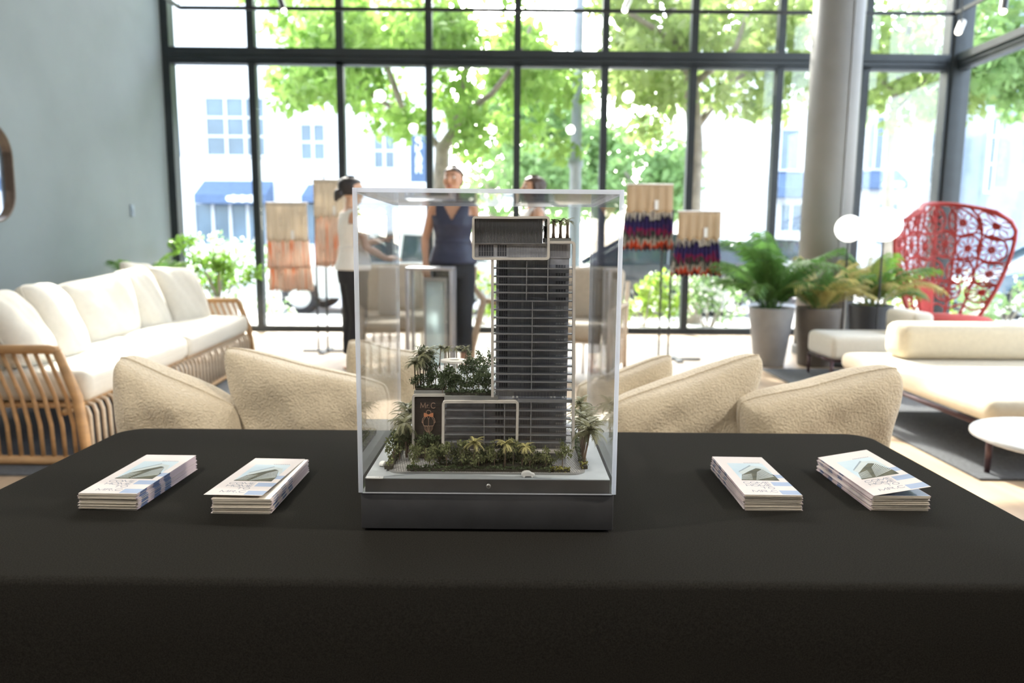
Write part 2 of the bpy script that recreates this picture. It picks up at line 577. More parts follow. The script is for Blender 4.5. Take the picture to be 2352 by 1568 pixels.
structure(MB().bbox(-30, 40, 9.55, 12.2, -0.3, -0.06).build('sidewalk', M_pave))
structure(MB().bbox(-30, 40, 12.2, 22.5, -0.4, -0.16).build('road', M_road))
structure(MB().bbox(-30, 40, 22.5, 60, -0.4, -0.04).build('far_sidewalk', M_pave))
structure(MB().bbox(5.8, 40, -6, 9.55, -0.3, -0.06).build('side_sidewalk', M_pave))

def facade(name, label, x0, x1, Y, ztop, mwall, wins, awns, depth=6.0):
    b = thing(name, label, 'building', ((x0 + x1) / 2, Y + depth / 2, -0.04), world=True)
    MB().bbox(x0, x1, Y, Y + depth, -0.04, ztop).build('wall', mwall, b)
    MB().bbox(x0 - 0.15, x1 + 0.15, Y - 0.15, Y + depth, ztop, ztop + 0.25).build('cornice', mwall, b)
    for (ax, ay, bx, by, nx, ny) in wins:
        p, q = at(ax, by, Y), at(bx, ay, Y)
        xa, za, xb, zb = p.x, p.z, q.x, q.z
        fr = MB()
        t = 0.07
        fr.bbox(xa - t, xb + t, Y - 0.10, Y - 0.005, zb, zb + t).bbox(xa - t, xb + t, Y - 0.14, Y - 0.005, za - t, za)
        fr.bbox(xa - t, xa, Y - 0.10, Y - 0.005, za, zb).bbox(xb, xb + t, Y - 0.10, Y - 0.005, za, zb)
        for i in range(1, nx):
            xx = xa + (xb - xa) * i / nx
            fr.bbox(xx - 0.05, xx + 0.05, Y - 0.09, Y - 0.005, za, zb)
        for j in range(1, ny):
            zz = za + (zb - za) * j / ny
            fr.bbox(xa, xb, Y - 0.085, Y - 0.005, zz - 0.04, zz + 0.04)
        f = fr.build('window', M_bframe, b)
        for i in range(nx):
            for j in range(ny):
                xl, xr = xa + (xb - xa) * i / nx, xa + (xb - xa) * (i + 1) / nx
                zl, zr = za + (zb - za) * j / ny, za + (zb - za) * (j + 1) / ny
                o = MB().bbox(xl, xr, Y - 0.05, Y - 0.01, zl, zr).build('pane', M_bwin, f)
    for (ax, ay, bx, by, letters) in awns:
        p, q = at(ax, by, Y - 0.9), at(bx, ay, Y)
        xa, za, xb, zb = p.x, p.z, q.x, q.z
        dz = (zb - za) * 0.35
        v = [(xa, Y, zb), (xb, Y, zb), (xb, Y - 0.9, za + dz), (xa, Y - 0.9, za + dz), (xa, Y - 0.9, za), (xb, Y - 0.9, za), (xb, Y, za), (xa, Y, za)]
        a = MB().add(v, [(0, 3, 2, 1), (3, 4, 5, 2), (0, 7, 4, 3), (1, 2, 5, 6), (4, 7, 6, 5)]).build('awning', M_awn, b)
        if letters:
            mb = MB()
            for k in range(letters):
                xc = xa + (xb - xa) * (0.50 + 0.42 * k / letters)
                mb.ball((xc, Y - 0.92, za + dz * 0.55), 0.13, 8, 6, (1.0, 0.2, 1.0 if k % 2 else 0.8))
            mb.build('lettering', M_white_paint, a)
    return b

facade('shop_building', 'white building across the street at the left with navy awnings', -16, -2.7, 26, 10.0, M_facade,
       [(480, 228, 606, 356, 3, 3), (695, 288, 745, 366, 2, 2), (862, 308, 905, 385, 2, 2), (455, 470, 610, 560, 4, 1), (700, 470, 760, 560, 2, 1)],
       [(446, 416, 628, 466, 7), (692, 424, 745, 466, 0)])
facade('shop_building', 'pale building across the street behind the grey column', 7.4, 16.0, 30, 8.6, M_facade2,
       [(1790, 300, 1835, 390, 1, 1), (1985, 270, 2030, 388, 2, 1), (1790, 470, 1840, 530, 2, 1), (2010, 468, 2060, 560, 2, 1), (2130, 290, 2180, 420, 1, 2)],
       [(1788, 394, 1850, 452, 0), (1980, 390, 2062, 432, 5)])
facade('glass_building', 'slanting blue-grey building seen through the right side glazing', 17.2, 19.6, 27, 13.0, M_bluegrey,
       [(2262, 250, 2290, 440, 1, 3)], [])
# hanging street banner with white letters
ban = thing('street_banner', 'narrow navy banner with white letters hanging across the street', 'banner', (-3.1, 21.0, -0.04), world=True)
p, q = at(943, 418, 21), at(981, 312, 21)
MB().bbox(p.x, q.x, 20.98, 21.0, p.z, q.z).build('cloth', M_awn, ban)
mb = MB()
bh = q.z - p.z
xm = (p.x + q.x) / 2
for k, ch in enumerate('SPARR'):
    t2 = MB(); strokes(t2, ch, 0, 0, 0.20, 0.17, 0.0, 0.045, 20.965, 20.98)
    # letters stand one under another
    mb.add([(xm - 0.085 + v[0], v[1], q.z - bh * (0.05 + 0.15 * k) - 0.20 + v[2]) for v in t2.v], t2.f)
mb.build('lettering', M_white_paint, ban)
MB().tube([(q.x + 0.25, 21.05, -0.04), (q.x + 0.25, 21.05, q.z + 0.3)], 0.05, 10).tube([(q.x + 0.25, 21.05, q.z + 0.05), (p.x, 21.02, q.z + 0.05)], 0.025, 8).build('post', M_pole, ban)
# narrow feather flag at the far left
fl = thing('feather_flag', 'thin blue feather flag on the pavement at the far left', 'flag', (at(400, 420, 18).x, 18, -0.04), world=True)
a0, a1 = at(404, 360, 18), at(398, 190, 18)
MB().tube([(a0.x, 18, -0.04), (a0.x - 0.02, 18, a0.z), (a1.x, 18, a1.z)], 0.02, 8).build('pole', M_pole, fl)
MB().add([(a1.x, 18, a1.z), (a1.x + 0.07, 18, a1.z - 0.5), (a0.x + 0.12, 18, a0.z), (a0.x, 18, a0.z), (a1.x, 18.02, a1.z), (a1.x + 0.07, 18.02, a1.z - 0.5), (a0.x + 0.12, 18.02, a0.z), (a0.x, 18.02, a0.z)],
         [(0, 1, 2, 3), (7, 6, 5, 4), (0, 4, 5, 1), (1, 5, 6, 2), (2, 6, 7, 3)]).build('cloth', M_awn, fl)
# street lamp post
sp = thing('street_lamp', 'grey street lamp post standing outside the window', 'street lamp', (at(1322, 400, 11).x, 11, -0.06))
MB().lathe([(0.14, 0), (0.14, 0.5), (0.10, 0.6), (0.085, 2.3), (0.11, 2.32), (0.11, 2.42), (0.08, 2.45), (0.07, 5.8)], 20).build('post', M_pole, sp, smooth=True)
MB().tube([(0, 0, 5.75), (0.3, 0, 6.0), (0.9, 0, 6.05)], 0.035, 8).build('arm', M_pole, sp, smooth=True)
MB().ball((1.1, 0, 6.03), 0.2, 14, 8, (1.3, 0.6, 0.4)).build('lamp_head', M_pole, sp, smooth=True)

# ------------------------------------------------------------------ street trees
M_bark = mat('grey_bark', (0.30, 0.26, 0.22), 0.9, 0, 0.25, 8, 0.5, 40)
def leaf_mat(name, c, tr=0.55):
    return mat(name, c, 0.5, 0, 0.25, 1.5, trans=tr)
M_leaf_a = leaf_mat('bright_leaf', (0.27, 0.43, 0.10))
M_leaf_b = leaf_mat('mid_leaf', (0.23, 0.37, 0.14))
M_leaf_c = leaf_mat('yellow_green_leaf', (0.33, 0.43, 0.15))

def street_tree(label, trunk_px, branches_px, Y, clumps, nleaf, leafmat, seed, r0=0.11, size=0.2, group=None):
    """trunk and branches given as pixel paths at distance Y with a depth offset per point; clumps of leaves around pixel centres"""
    rng = np.random.default_rng(seed)
    base = at(trunk_px[0][0], 700, Y)
    t = thing('street_tree', label, 'tree', (base.x, Y, -0.06), world=True)
    mb = MB()
    pts = [Vector((base.x, Y, -0.06))] + [at(x, y, Y + dy) for x, y, dy in trunk_px]
    k = len(pts)
    mb.tube(pts, [r0 * (1.25 - 0.6 * i / k) for i in range(k)], 10)
    for br in branches_px:
        q = [at(x, y, Y + dy) for x, y, dy in br]
        mb.tube(q, [r0 * 0.55 * (1 - 0.75 * i / len(q)) for i in range(len(q))], 7)
    mb.build('trunk', M_bark, t, smooth=True)
    C, R = [], []
    for (x, y, dy, r) in clumps:
        C.append(np.array(at(x, y, Y + dy))); R.append(r)
    P = clump_points(C, R, nleaf, rng)
    o = link_mesh('foliage', quads_mesh('foliage', leaf_quads(P, size, rng, 0.5, 0.55), leafmat), None, t)
    stuff(o)
    return t

def scatter(x0, x1, y0, y1, n, r0, r1, seed, dmax=1.6):
    rr = random.Random(seed)
    return [(rr.uniform(x0, x1), rr.uniform(y0, y1), rr.uniform(-0.9, dmax), rr.uniform(r0, r1)) for _ in range(n)]

street_tree('tall leafy street tree with forked trunk behind the middle person', [(1012, 420, 0), (1016, 340, 0), (1045, 300, 0)],
            [[(1014, 345, 0), (985, 310, 0.1), (905, 250, 0.4), (850, 215, 0.6), (790, 150, 0.8)], [(1045, 300, 0), (1095, 240, -0.2), (1130, 215, -0.4), (1180, 150, -0.5), (1220, 60, -0.5)],
             [(1040, 305, 0), (1060, 220, 0.5), (1080, 110, 0.6), (1070, 0, 0.7)], [(930, 265, 0.3), (900, 180, 0.2), (850, 60, 0.2)]], 11.6,
            scatter(760, 1300, -60, 235, 30, 0.42, 0.62, 1) + scatter(860, 1000, 225, 300, 4, 0.25, 0.35, 11) + scatter(1060, 1300, 230, 345, 8, 0.25, 0.38, 12) + scatter(590, 800, -40, 210, 12, 0.35, 0.55, 2) + scatter(640, 720, 190, 265, 3, 0.22, 0.3, 3),
            8000, M_leaf_a, 5)
street_tree('slender street tree with curving grey trunk left of the column', [(1590, 460, 0), (1596, 330, 0), (1588, 200, 0), (1566, 110, 0.1), (1545, 40, 0.2), (1520, -60, 0.2)],
            [[(1594, 300, 0), (1640, 240, 0.1), (1680, 190, 0.3), (1740, 150, 0.4)], [(1570, 120, 0), (1510, 70, -0.2), (1430, 20, -0.3)], [(1588, 200, 0), (1690, 110, 0.2), (1720, 20, 0.2)]], 11.2,
            scatter(1380, 1850, -60, 200, 26, 0.38, 0.58, 21) + scatter(1400, 1540, 190, 300, 6, 0.25, 0.36, 22) + scatter(1640, 1800, 190, 260, 6, 0.22, 0.32, 23),
            6200, M_leaf_c, 6)
street_tree('leafy street tree in front of the pale building right of the column', [(2040, 470, 0), (2044, 330, 0), (2060, 200, 0), (2090, 60, 0)],
            [[(2050, 260, 0), (2120, 190, 0.2), (2180, 120, 0.3)], [(2056, 220, 0), (1990, 150, 0), (1930, 90, 0)]], 13.0,
            scatter(1880, 2240, -60, 230, 24, 0.42, 0.62, 31) + scatter(1960, 2160, 220, 290, 5, 0.25, 0.35, 32),
            5000, M_leaf_c, 8, r0=0.07)
street_tree('street tree seen through the side glazing at the top right', [(2460, 420, 0), (2450, 260, 0), (2430, 120, 0)],
            [[(2455, 250, 0), (2360, 190, 0), (2290, 215, 0)], [(2440, 160, 0), (2350, 60, 0)]], 12.2,
            scatter(2240, 2560, -80, 200, 24, 0.42, 0.62, 41) + scatter(2300, 2420, 200, 290, 5, 0.3, 0.4, 42),
            5000, M_leaf_b, 9)
street_tree('distant rounded green tree behind the grey lamp post', [(1470, 560, 0), (1470, 480, 0), (1468, 420, 0)],
            [[(1470, 440, 0), (1430, 390, 0)], [(1470, 440, 0), (1520, 370, 0)]], 30.0,
            scatter(1200, 1560, 290, 470, 26, 0.9, 1.5, 51, 3), 5000, M_leaf_b, 10, size=0.45, r0=0.2)
street_tree('distant leafy tree left of the grey lamp post', [(1130, 560, 0), (1130, 480, 0), (1128, 420, 0)],
            [[(1130, 440, 0), (1090, 390, 0)], [(1130, 440, 0), (1180, 370, 0)]], 34.0,
            scatter(1030, 1330, 200, 470, 22, 1.2, 1.9, 61, 3), 4500, M_leaf_b, 13, size=0.5, r0=0.2)

# hedges and flowers just outside the glass
M_shrub = leaf_mat('lime_shrub_leaf', (0.28, 0.42, 0.06))
M_flower = mat('white_petal', (0.85, 0.85, 0.82), 0.6, 0, 0.03, 5, trans=0.4)
def shrub(label, px, py, Y, rx, n, seed, mleaf, flowers=0, h=0.7):
    rng = np.random.default_rng(seed)
    c = at(px, py, Y)
    t = thing('shrub', label, 'shrub', (c.x, Y, -0.06), group='shrubs planted outside the window')
    mb = MB()
    for k in range(7):
        a = rng.uniform(0, 2 * PI)
        mb.tube([(0.05 * math.cos(a), 0.05 * math.sin(a), 0), (rx * 0.5 * math.cos(a), rx * 0.4 * math.sin(a), h * 0.55), (rx * 0.7 * math.cos(a), rx * 0.5 * math.sin(a), h * 0.9)], [0.012, 0.009, 0.004], 5)
    mb.build('stems', M_bark, t)
    C = [np.array((rng.uniform(-rx, rx), rng.uniform(-0.3, 0.3), rng.uniform(0.2, h))) for _ in range(9)]
    P = clump_points(C, [rx * 0.42] * 9, n, rng)
    P[:, 2] = np.abs(P[:, 2])
    stuff(link_mesh('foliage', quads_mesh('foliage', leaf_quads(P, 0.10, rng, 0.1, 0.6), mleaf), None, t))
    if flowers:
        P = clump_points(C, [rx * 0.5] * 9, flowers, rng)
        P[:, 2] = np.abs(P[:, 2])
        stuff(link_mesh('blossoms', quads_mesh('blossoms', leaf_quads(P, 0.07, rng, -0.4, 0.9), M_flower), None, t))
    return t
shrub('lime green shrub outside the window beside the right-hand textile stand', 1480, 740, 10.5, 0.5, 700, 71, M_shrub, 60)
shrub('white-flowered shrub outside the window behind the patterned textiles', 1625, 740, 10.4, 0.55, 500, 72, M_leaf_b, 260)
shrub('lime shrub outside the window just right of the black trousers', 1105, 740, 10.5, 0.35, 500, 73, M_shrub, 30)
shrub('white-flowered shrub outside the left-hand window bay', 500, 640, 10.6, 0.75, 700, 74, M_leaf_b, 420, 1.25)
shrub('low green shrub outside the side glazing behind the red chair', 2120, 690, 10.8, 0.5, 600, 75, M_shrub, 40)
shrub('green shrub outside beyond the red chair at the far right', 2300, 720, 10.6, 0.6, 600, 76, M_leaf_b, 160)

# ------------------------------------------------------------------ parked cars
M_tyre = mat('tyre_rubber', (0.03, 0.03, 0.035), 0.8, 0, 0.1, 20)
M_alloy = mat('alloy_wheel', (0.6, 0.62, 0.64), 0.3, 0.8, 0.05, 10)
M_carglass = mat('car_window_glass', (0.04, 0.06, 0.08), 0.08, 0, 0.2, 2, coat=0.5)
M_lamp_glass = mat('headlamp_glass', (0.7, 0.72, 0.75), 0.15, 0.2, 0.05, 10)
def car(label, x, Y, color_mat, rz=0.0, Ls=1.0):
    t = thing('parked_car', label, 'car', (x, Y, -0.16), rz)
    L, W = 4.4 * Ls, 1.76
    # side profile (x along the car, z up); nose at -x
    body = [(-2.2, 0.32), (-2.22, 0.55), (-2.12, 0.72), (-1.55, 0.86), (-0.95, 0.93), (1.85, 0.98), (2.12, 0.92), (2.2, 0.6), (2.16, 0.32)]
    roof = [(-1.0, 0.92), (-0.28, 1.36), (0.2, 1.45), (0.95, 1.42), (1.45, 1.26), (1.95, 0.97)]
    b = MB()
    arch = []
    path = [(p[0] * Ls, p[1]) for p in body]
    n = len(path)
    rings = []
    for yy, ins in ((-W / 2 + 0.02, 0.06), (-W / 2, 0.0), (W / 2, 0.0), (W / 2 - 0.02, 0.06)):
        rings.append([Vector((p[0] * (1 - ins * 0.2), yy, p[1] + (ins * (-0.5 if p[1] > 0.6 else 0.5)))) for p in path])
    b.loft(rings)
    b.build('body', color_mat, t, bevel=0.03)
    c = MB()
    rp = [(p[0] * Ls, p[1]) for p in roof]
    c.loft([[Vector((p[0], yy * (1.0 if p[1] < 1.0 else 0.80), p[1])) for p in rp] for yy in (-W / 2 + 0.06, W / 2 - 0.06)])
    c.build('cabin_glass', M_carglass, t, bevel=0.03)
    r = MB()
    top = [(p[0] * Ls, p[1] + 0.02) for p in roof]
    for yy in (-W / 2 + 0.07, W / 2 - 0.07):
        pts = [(p[0], yy * (1.0 if p[1] < 1.0 else 0.81), p[1]) for p in top]
        r.tube(pts, 0.035, 6)
        r.tube([(0.35 * Ls, yy, 0.95), (0.40 * Ls, yy * 0.82, 1.44)], 0.035, 6)
    r.add([(top[i][0], s * (W / 2 - 0.07) * 0.81, top[i][1] + 0.015) for i in (1, 2, 3, 4) for s in (-1, 1)], [(0, 1, 3, 2), (2, 3, 5, 4), (4, 5, 7, 6)])
    r.build('roof', color_mat, t)
    for sx in (-1.38, 1.36):
        for sy in (-1, 1):
            w = MB().lathe([(0.20, -0.1), (0.31, -0.1), (0.335, -0.06), (0.335, 0.06), (0.31, 0.1), (0.20, 0.1)], 24, caps=False)
            w.move(Matrix.Translation((sx * Ls, sy * (W / 2 - 0.08), 0.335)) @ Matrix.Rotation(PI / 2, 4, 'X'))
            wo = w.build('wheel', M_tyre, t, smooth=True)
            h = MB().lathe([(0.21, -0.085), (0.05, -0.095), (0.05, 0.095), (0.21, 0.085)], 20)
            h.move(Matrix.Translation((sx * Ls, sy * (W / 2 - 0.08), 0.335)) @ Matrix.Rotation(PI / 2, 4, 'X'))
            h.build('hub', M_alloy, wo)
    for sy in (-1, 1):
        MB().ball((-2.1 * Ls, sy * 0.62, 0.66), 0.12, 12, 8, (0.6, 1.5, 0.7)).build('headlamp', M_lamp_glass, t, smooth=True)
        MB().ball((0.0 - 0.85 * Ls, sy * (W / 2 + 0.06), 0.98), 0.09, 10, 6, (0.7, 1.0, 0.7)).build('side_mirror', color_mat, t, smooth=True)
    return t
M_car_white = mat('white_car_paint', (0.82, 0.83, 0.84), 0.25, 0, 0.02, 3, coat=0.6)
M_car_dark = mat('dark_car_paint', (0.035, 0.045, 0.06), 0.25, 0, 0.1, 3, coat=0.6)
M_car_blue = mat('blue_grey_car_paint', (0.10, 0.16, 0.22), 0.25, 0, 0.1, 3, coat=0.6)
car('white car parked at the kerb behind the orange striped textiles', -2.35, 13.7, M_car_white)
car('dark car parked at the kerb behind the acrylic display case', 2.35, 13.7, M_car_dark)
car('white car parked across the road left of the grey column', 5.4, 17.2, M_car_white)
car('blue-grey car parked outside the glazing at the far right', 10.2, 13.4, M_car_blue, 0.0, 1.05)

# ------------------------------------------------------------------ the table in front
TT = 0.72
M_cloth = mat('black_table_cloth', (0.0165, 0.0157, 0.0137), 1.0, 0, 0.35, 500, 0.25, 1400, spec=0.02)
M_wood = mat('plain_wood', (0.35, 0.24, 0.15), 0.6, 0, 0.2, 5, stretch=(8, 1, 1))
M_dark_metal = mat('dark_metal', (0.03, 0.03, 0.033), 0.4, 0.5, 0.1, 10)
TX0, TX1, TY0, TY1 = -0.892, 0.820, 0.884, 1.650
tb = thing('folding_table', 'folding table standing underneath the black tablecloth', 'table', ((TX0 + TX1) / 2, (TY0 + TY1) / 2, 0), world=True)
MB().bbox(TX0 + 0.015, TX1 - 0.015, TY0 + 0.015, TY1 - 0.015, TT - 0.045, TT - 0.006).build('tabletop', M_wood, tb, bevel=0.01)
for x in (TX0 + 0.12, TX1 - 0.12):
    for y in (TY0 + 0.1, TY1 - 0.1):
        MB().tube([(x, y, 0.0), (x, y, TT - 0.045)], 0.014, 10).build('leg', M_dark_metal, tb)

def rrect(x0, x1, y0, y1, r, n=8, per=26):
    pts = []
    for cx, cy, a0 in ((x1 - r, y1 - r, 0), (x0 + r, y1 - r, PI / 2), (x0 + r, y0 + r, PI), (x1 - r, y0 + r, 1.5 * PI)):
        for i in range(n + 1):
            a = a0 + PI / 2 * i / n
            pts.append((cx + r * math.cos(a), cy + r * math.sin(a)))
        nx_, ny_ = pts[-1]
        if a0 == 0: tgt = (x0 + r, y1)
        elif a0 == PI / 2: tgt = (x0, y0 + r)
        elif a0 == PI: tgt = (x1 - r, y0)
        else: tgt = (x1, y1 - r)
        for i in range(1, per):
            s = i / per
            pts.append((nx_ + (tgt[0] - nx_) * s, ny_ + (tgt[1] - ny_) * s))
    return pts
cm = MB()
base_out = rrect(TX0, TX1, TY0, TY1, 0.055)
cen = Vector(((TX0 + TX1) / 2, (TY0 + TY1) / 2))
rings = []
for inset, z in ((0.30, 0.0), (0.012, 0.0), (0.006, -0.0012), (0.002, -0.004), (0.0, -0.009)):
    rings.append([Vector((cen.x + (p[0] - cen.x) * (1 - inset / 0.9), cen.y + (p[1] - cen.y) * (1 - inset / 0.383), TT + z)) for p in base_out])
for k in range(1, 9):
    s = k / 8
    rg = []
    for i, p in enumerate(base_out):
        d = Vector((p[0] - cen.x, p[1] - cen.y)).normalized()
        w = 0.010 * s * math.sin(i * 0.55) * math.sin(i * 0.13 + 1) + 0.012 * s
        rg.append(Vector((p[0] + d.x * w, p[1] + d.y * w, TT - 0.009 - (TT - 0.03) * s)))
    rings.append(rg)
cm.loft(rings, caps=False)
cm.f.append(tuple(range(len(base_out))))
cl = cm.build('tablecloth', M_cloth, None, smooth=True)
tag(cl, 'fitted black tablecloth covering the long table in the foreground', 'tablecloth')

# ------------------------------------------------------------------ architectural model under its acrylic cover
M_plinth = mat('charcoal_plinth', (0.045, 0.045, 0.048), 0.45, 0, 0.12, 30, 0.04, 600)
M_slabside = mat('dark_slab_side', (0.07, 0.07, 0.07), 0.35, 0, 0.1, 20)
M_modelroad = mat('model_pale_street', (0.40, 0.43, 0.44), 0.7, 0, 0.08, 25, 0.05, 600)
M_cream = mat('model_cream_frame', (0.60, 0.56, 0.50), 0.55, 0, 0.03, 30)
M_core = mat('model_smoked_glazing', (0.46, 0.465, 0.50), 0.22, 0, 0.2, 90)
M_mslab = mat('model_floor_slab', (0.20, 0.20, 0.205), 0.5, 0, 0.05, 40)
M_mpane = mat('model_dark_pane', (0.095, 0.098, 0.115), 0.12, 0, 0.2, 60)
M_mpane2 = mat('model_tinted_pane', (0.33, 0.335, 0.37), 0.12, 0, 0.2, 60)
M_mlit = mat('model_painted_lit_pane', (0.90, 0.89, 0.86), 0.5, 0, 0.05, 90)  # near-white colour stands in for daylight through the corner glazing
M_mbar = mat('model_window_bar', (0.42, 0.42, 0.42), 0.5, 0, 0.05, 50)
M_fin = mat('model_ribbed_screen', (0.10, 0.10, 0.098), 0.5, 0, 0.08, 60)
M_sign = mat('model_brown_sign_wall', (0.055, 0.042, 0.035), 0.45, 0, 0.15, 60)
M_copper = mat('copper_lettering', (0.50, 0.33, 0.24), 0.4, 0.2, 0.05, 50)
M_orange = mat('orange_bow', (0.60, 0.24, 0.12), 0.5, 0, 0.05, 50)
M_planter = mat('model_grey_planter', (0.23, 0.23, 0.22), 0.6, 0, 0.08, 50)
M_soil = mat('model_soil', (0.05, 0.045, 0.03), 0.95, 0, 0.3, 80)
M_mleaf = mat('model_dark_foliage', (0.066, 0.092, 0.036), 0.65, 0, 0.35, 40, trans=0.15)
M_mleaf2 = mat('model_olive_foliage', (0.17, 0.19, 0.075), 0.65, 0, 0.3, 40, trans=0.15)
M_mhedge = mat('model_yellow_hedge', (0.20, 0.19, 0.04), 0.7, 0, 0.3, 60)
M_mpalm = mat('model_palm_frond', (0.16, 0.16, 0.08), 0.6, 0, 0.3, 40)
M_mpalm2 = mat('model_yellow_palm_frond', (0.34, 0.31, 0.12), 0.6, 0, 0.25, 40)
M_mtrunk = mat('model_trunk', (0.17, 0.12, 0.08), 0.8, 0, 0.2, 60)
M_mwhite = mat('model_white', (0.75, 0.74, 0.70), 0.5, 0, 0.03, 30)
M_rail = glass('model_balcony_glass', (0.90, 0.91, 0.94), 0.05)

def brick_mat():
    m = bpy.data.materials.new('model_brick_paving'); m.use_nodes = True
    nt = m.node_tree; b = nt.nodes['Principled BSDF']; b.inputs['Roughness'].default_value = 0.8
    tc = nt.nodes.new('ShaderNodeTexCoord'); br = nt.nodes.new('ShaderNodeTexBrick')
    br.inputs['Color1'].default_value = (0.36, 0.35, 0.33, 1); br.inputs['Color2'].default_value = (0.29, 0.285, 0.27, 1)
    br.inputs['Mortar'].default_value = (0.10, 0.10, 0.10, 1)
    br.inputs['Scale'].default_value = 1.0; br.inputs['Mortar Size'].default_value = 0.0004
    br.inputs['Brick Width'].default_value = 0.012; br.inputs['Row Height'].default_value = 0.0036
    mp = nt.nodes.new('ShaderNodeMapping'); mp.inputs['Rotation'].default_value = (0, 0, PI / 2 - 0.2)
    _link(nt, tc.outputs['Object'], mp.inputs['Vector']); _link(nt, mp.outputs[0], br.inputs['Vector'])
    _link(nt, br.outputs['Color'], b.inputs['Base Color'])
    return m
M_brick = brick_mat()

CX0, CX1, CY0, CY1 = -0.226, 0.156, 1.045, 1.427
PLZ, SLZ = TT + 0.0600, TT + 0.0806
am = thing('architectural_model', 'scale model of a dark balconied tower with roof garden on a charcoal plinth', 'model', ((CX0 + CX1) / 2, (CY0 + CY1) / 2, TT), world=True)
MB().bbox(CX0 + 0.003, CX1 - 0.003, CY0 + 0.003, CY1 - 0.003, TT + 0.004, PLZ).build('plinth', M_plinth, am, bevel=0.0012)
MB().bbox(CX0 + 0.02, CX1 - 0.02, CY0 + 0.02, CY1 - 0.02, TT + 0.0, TT + 0.004).build('recessed_foot', M_dark_metal, am)
MB().bbox(CX0 + 0.0085, CX1 - 0.0085, CY0 + 0.0085, CY1 - 0.0085, PLZ, SLZ - 0.001).build('base_slab', M_slabside, am)
MB().bbox(CX0 + 0.0085, CX1 - 0.0085, CY0 + 0.0085, CY1 - 0.0085, SLZ - 0.001, SLZ).build('street_surface', M_modelroad, am)

def mx_(px, d, py=800): return at(px, py, d).x
def mz(py, d, px=1170): return at(px, py, d).z
D1, D2, D3 = 1.105, 1.145, 1.122       # planes of the tower front, the sign wall and the recessed ground floor
G = SLZ + 0.003
fy = atz(1120, 1085, G).y
sx0, sx1 = atz(888, 1082, G).x, atz(1346, 1082, G).x
MB().prism(rrect(sx0, sx1, fy, 1.345, 0.022, 6, 2), SLZ, G - 0.0004).build('kerb', M_planter, am)
MB().prism(rrect(sx0 + 0.003, sx1 - 0.003, fy + 0.003, 1.342, 0.020, 6, 2), G - 0.0004, G).build('brick_pavement', M_brick, am)

# tower core, upper box and podium volumes
tx0, tx1 = mx_(1139, D1 + 0.014), mx_(1304, D1 + 0.014)
zb = mz(1037, D1)
zt = mz(592, D1)
MB().bbox(tx0, tx1, D1 + 0.014, D1 + 0.10, G, zt).build('tower_core', M_core, am)
ux0, ux1 = mx_(1088, D1, 550), mx_(1258, D1, 550)
zu0, zu1 = mz(596, D1), mz(497, D1)
zmid = mz(558, D1)
MB().bbox(ux0 + 0.001, mx_(1246, D1, 550), D1 + 0.006, D1 + 0.10, zmid, zu1 - 0.001).build('screen_box', M_fin, am)
MB().bbox(ux0 + 0.001, ux1, D1 + 0.008, D1 + 0.10, zu0 + 0.001, zmid - 0.0008).build('sky_lobby_glazing', M_core, am)
MB().bbox(ux0, ux1, D1 + 0.001, D1 + 0.10, zmid - 0.001, zmid).build('floor_slab', M_mslab, am)
fins = MB()
xe = mx_(1245, D1, 550)
x = ux0 + 0.0016
while x < xe:
    fins.bbox(x, x + 0.0009, D1 + 0.003, D1 + 0.0062, zmid, zu1 - 0.0012)
    x += 0.00215
stuff(fins.build('screen_fins', M_mslab, am))
MB().bbox(tx1 - 0.037, tx1 + 0.001, D1 + 0.012, D1 + 0.09, zt - 0.0001, mz(556, D1)).build('penthouse_glazing', M_core, am)
p0x, p1x = mx_(1022, D1 + 0.012, 980), mx_(1186, D1 + 0.012, 980)
PZ = TT + 0.188
MB().bbox(p0x, tx0 - 0.0003, D1 + 0.013, 1.395, zb, PZ - 0.002).build('podium_core', M_core, am)
sxa, sxb = mx_(950, D2, 960), mx_(1019, D2, 960)
MB().bbox(sxa, p0x - 0.0003, D2, 1.395, SLZ + 0.002, PZ - 0.0025).build('sign_wall', M_sign, am)
stuff_sign = MB()
z = SLZ + 0.006
while z < PZ - 0.006:
    stuff_sign.bbox(sxa + 0.001, sxb - 0.002, D2 - 0.0006, D2 - 0.0001, z, z + 0.0011)
    z += 0.0017
stuff(stuff_sign.build('sign_wall_boards', M_sign, am))
MB().bbox(p0x + 0.002, tx1 - 0.002, D3, 1.39, G, zb - 0.002).build('ground_floor', M_core, am)

# cream rounded frames
def cream(pts, d, t, depth, r):
    return MB().ribbon(rounded([(mx_(px, d, py), mz(py, d, px)) for px, py in pts], r), t, d, d + depth).build('cream_frame', M_cream, am)
rb = MB()
pp = [(mx_(px, D1, py), mz(py, D1, px)) for px, py in ((1087, 499), (1260, 499), (1260, 594), (1087, 594))]
mid = ((pp[0][0] + pp[1][0]) / 2, pp[0][1])
cl_path = rounded([mid, pp[1], pp[2], pp[3], pp[0], mid], 0.004)[:-1]
rb.ribbon(cl_path, 0.0036, D1 - 0.002, D1 + 0.10, closed=True)
rb.build('cream_frame', M_cream, am)
cream([(1131, 597), (1131, 912)], D1 - 0.001, 0.0040, 0.006, 0.001)
cream([(1262, 556), (1319, 556), (1317, 1038), (1017, 1036), (1018, 923), (1189, 923), (1187, 1030)], D1 - 0.001, 0.0040, 0.012, 0.005)
cream([(949, 1042), (949, 908), (1022, 908)], D2 - 0.004, 0.0040, 0.006, 0.004)

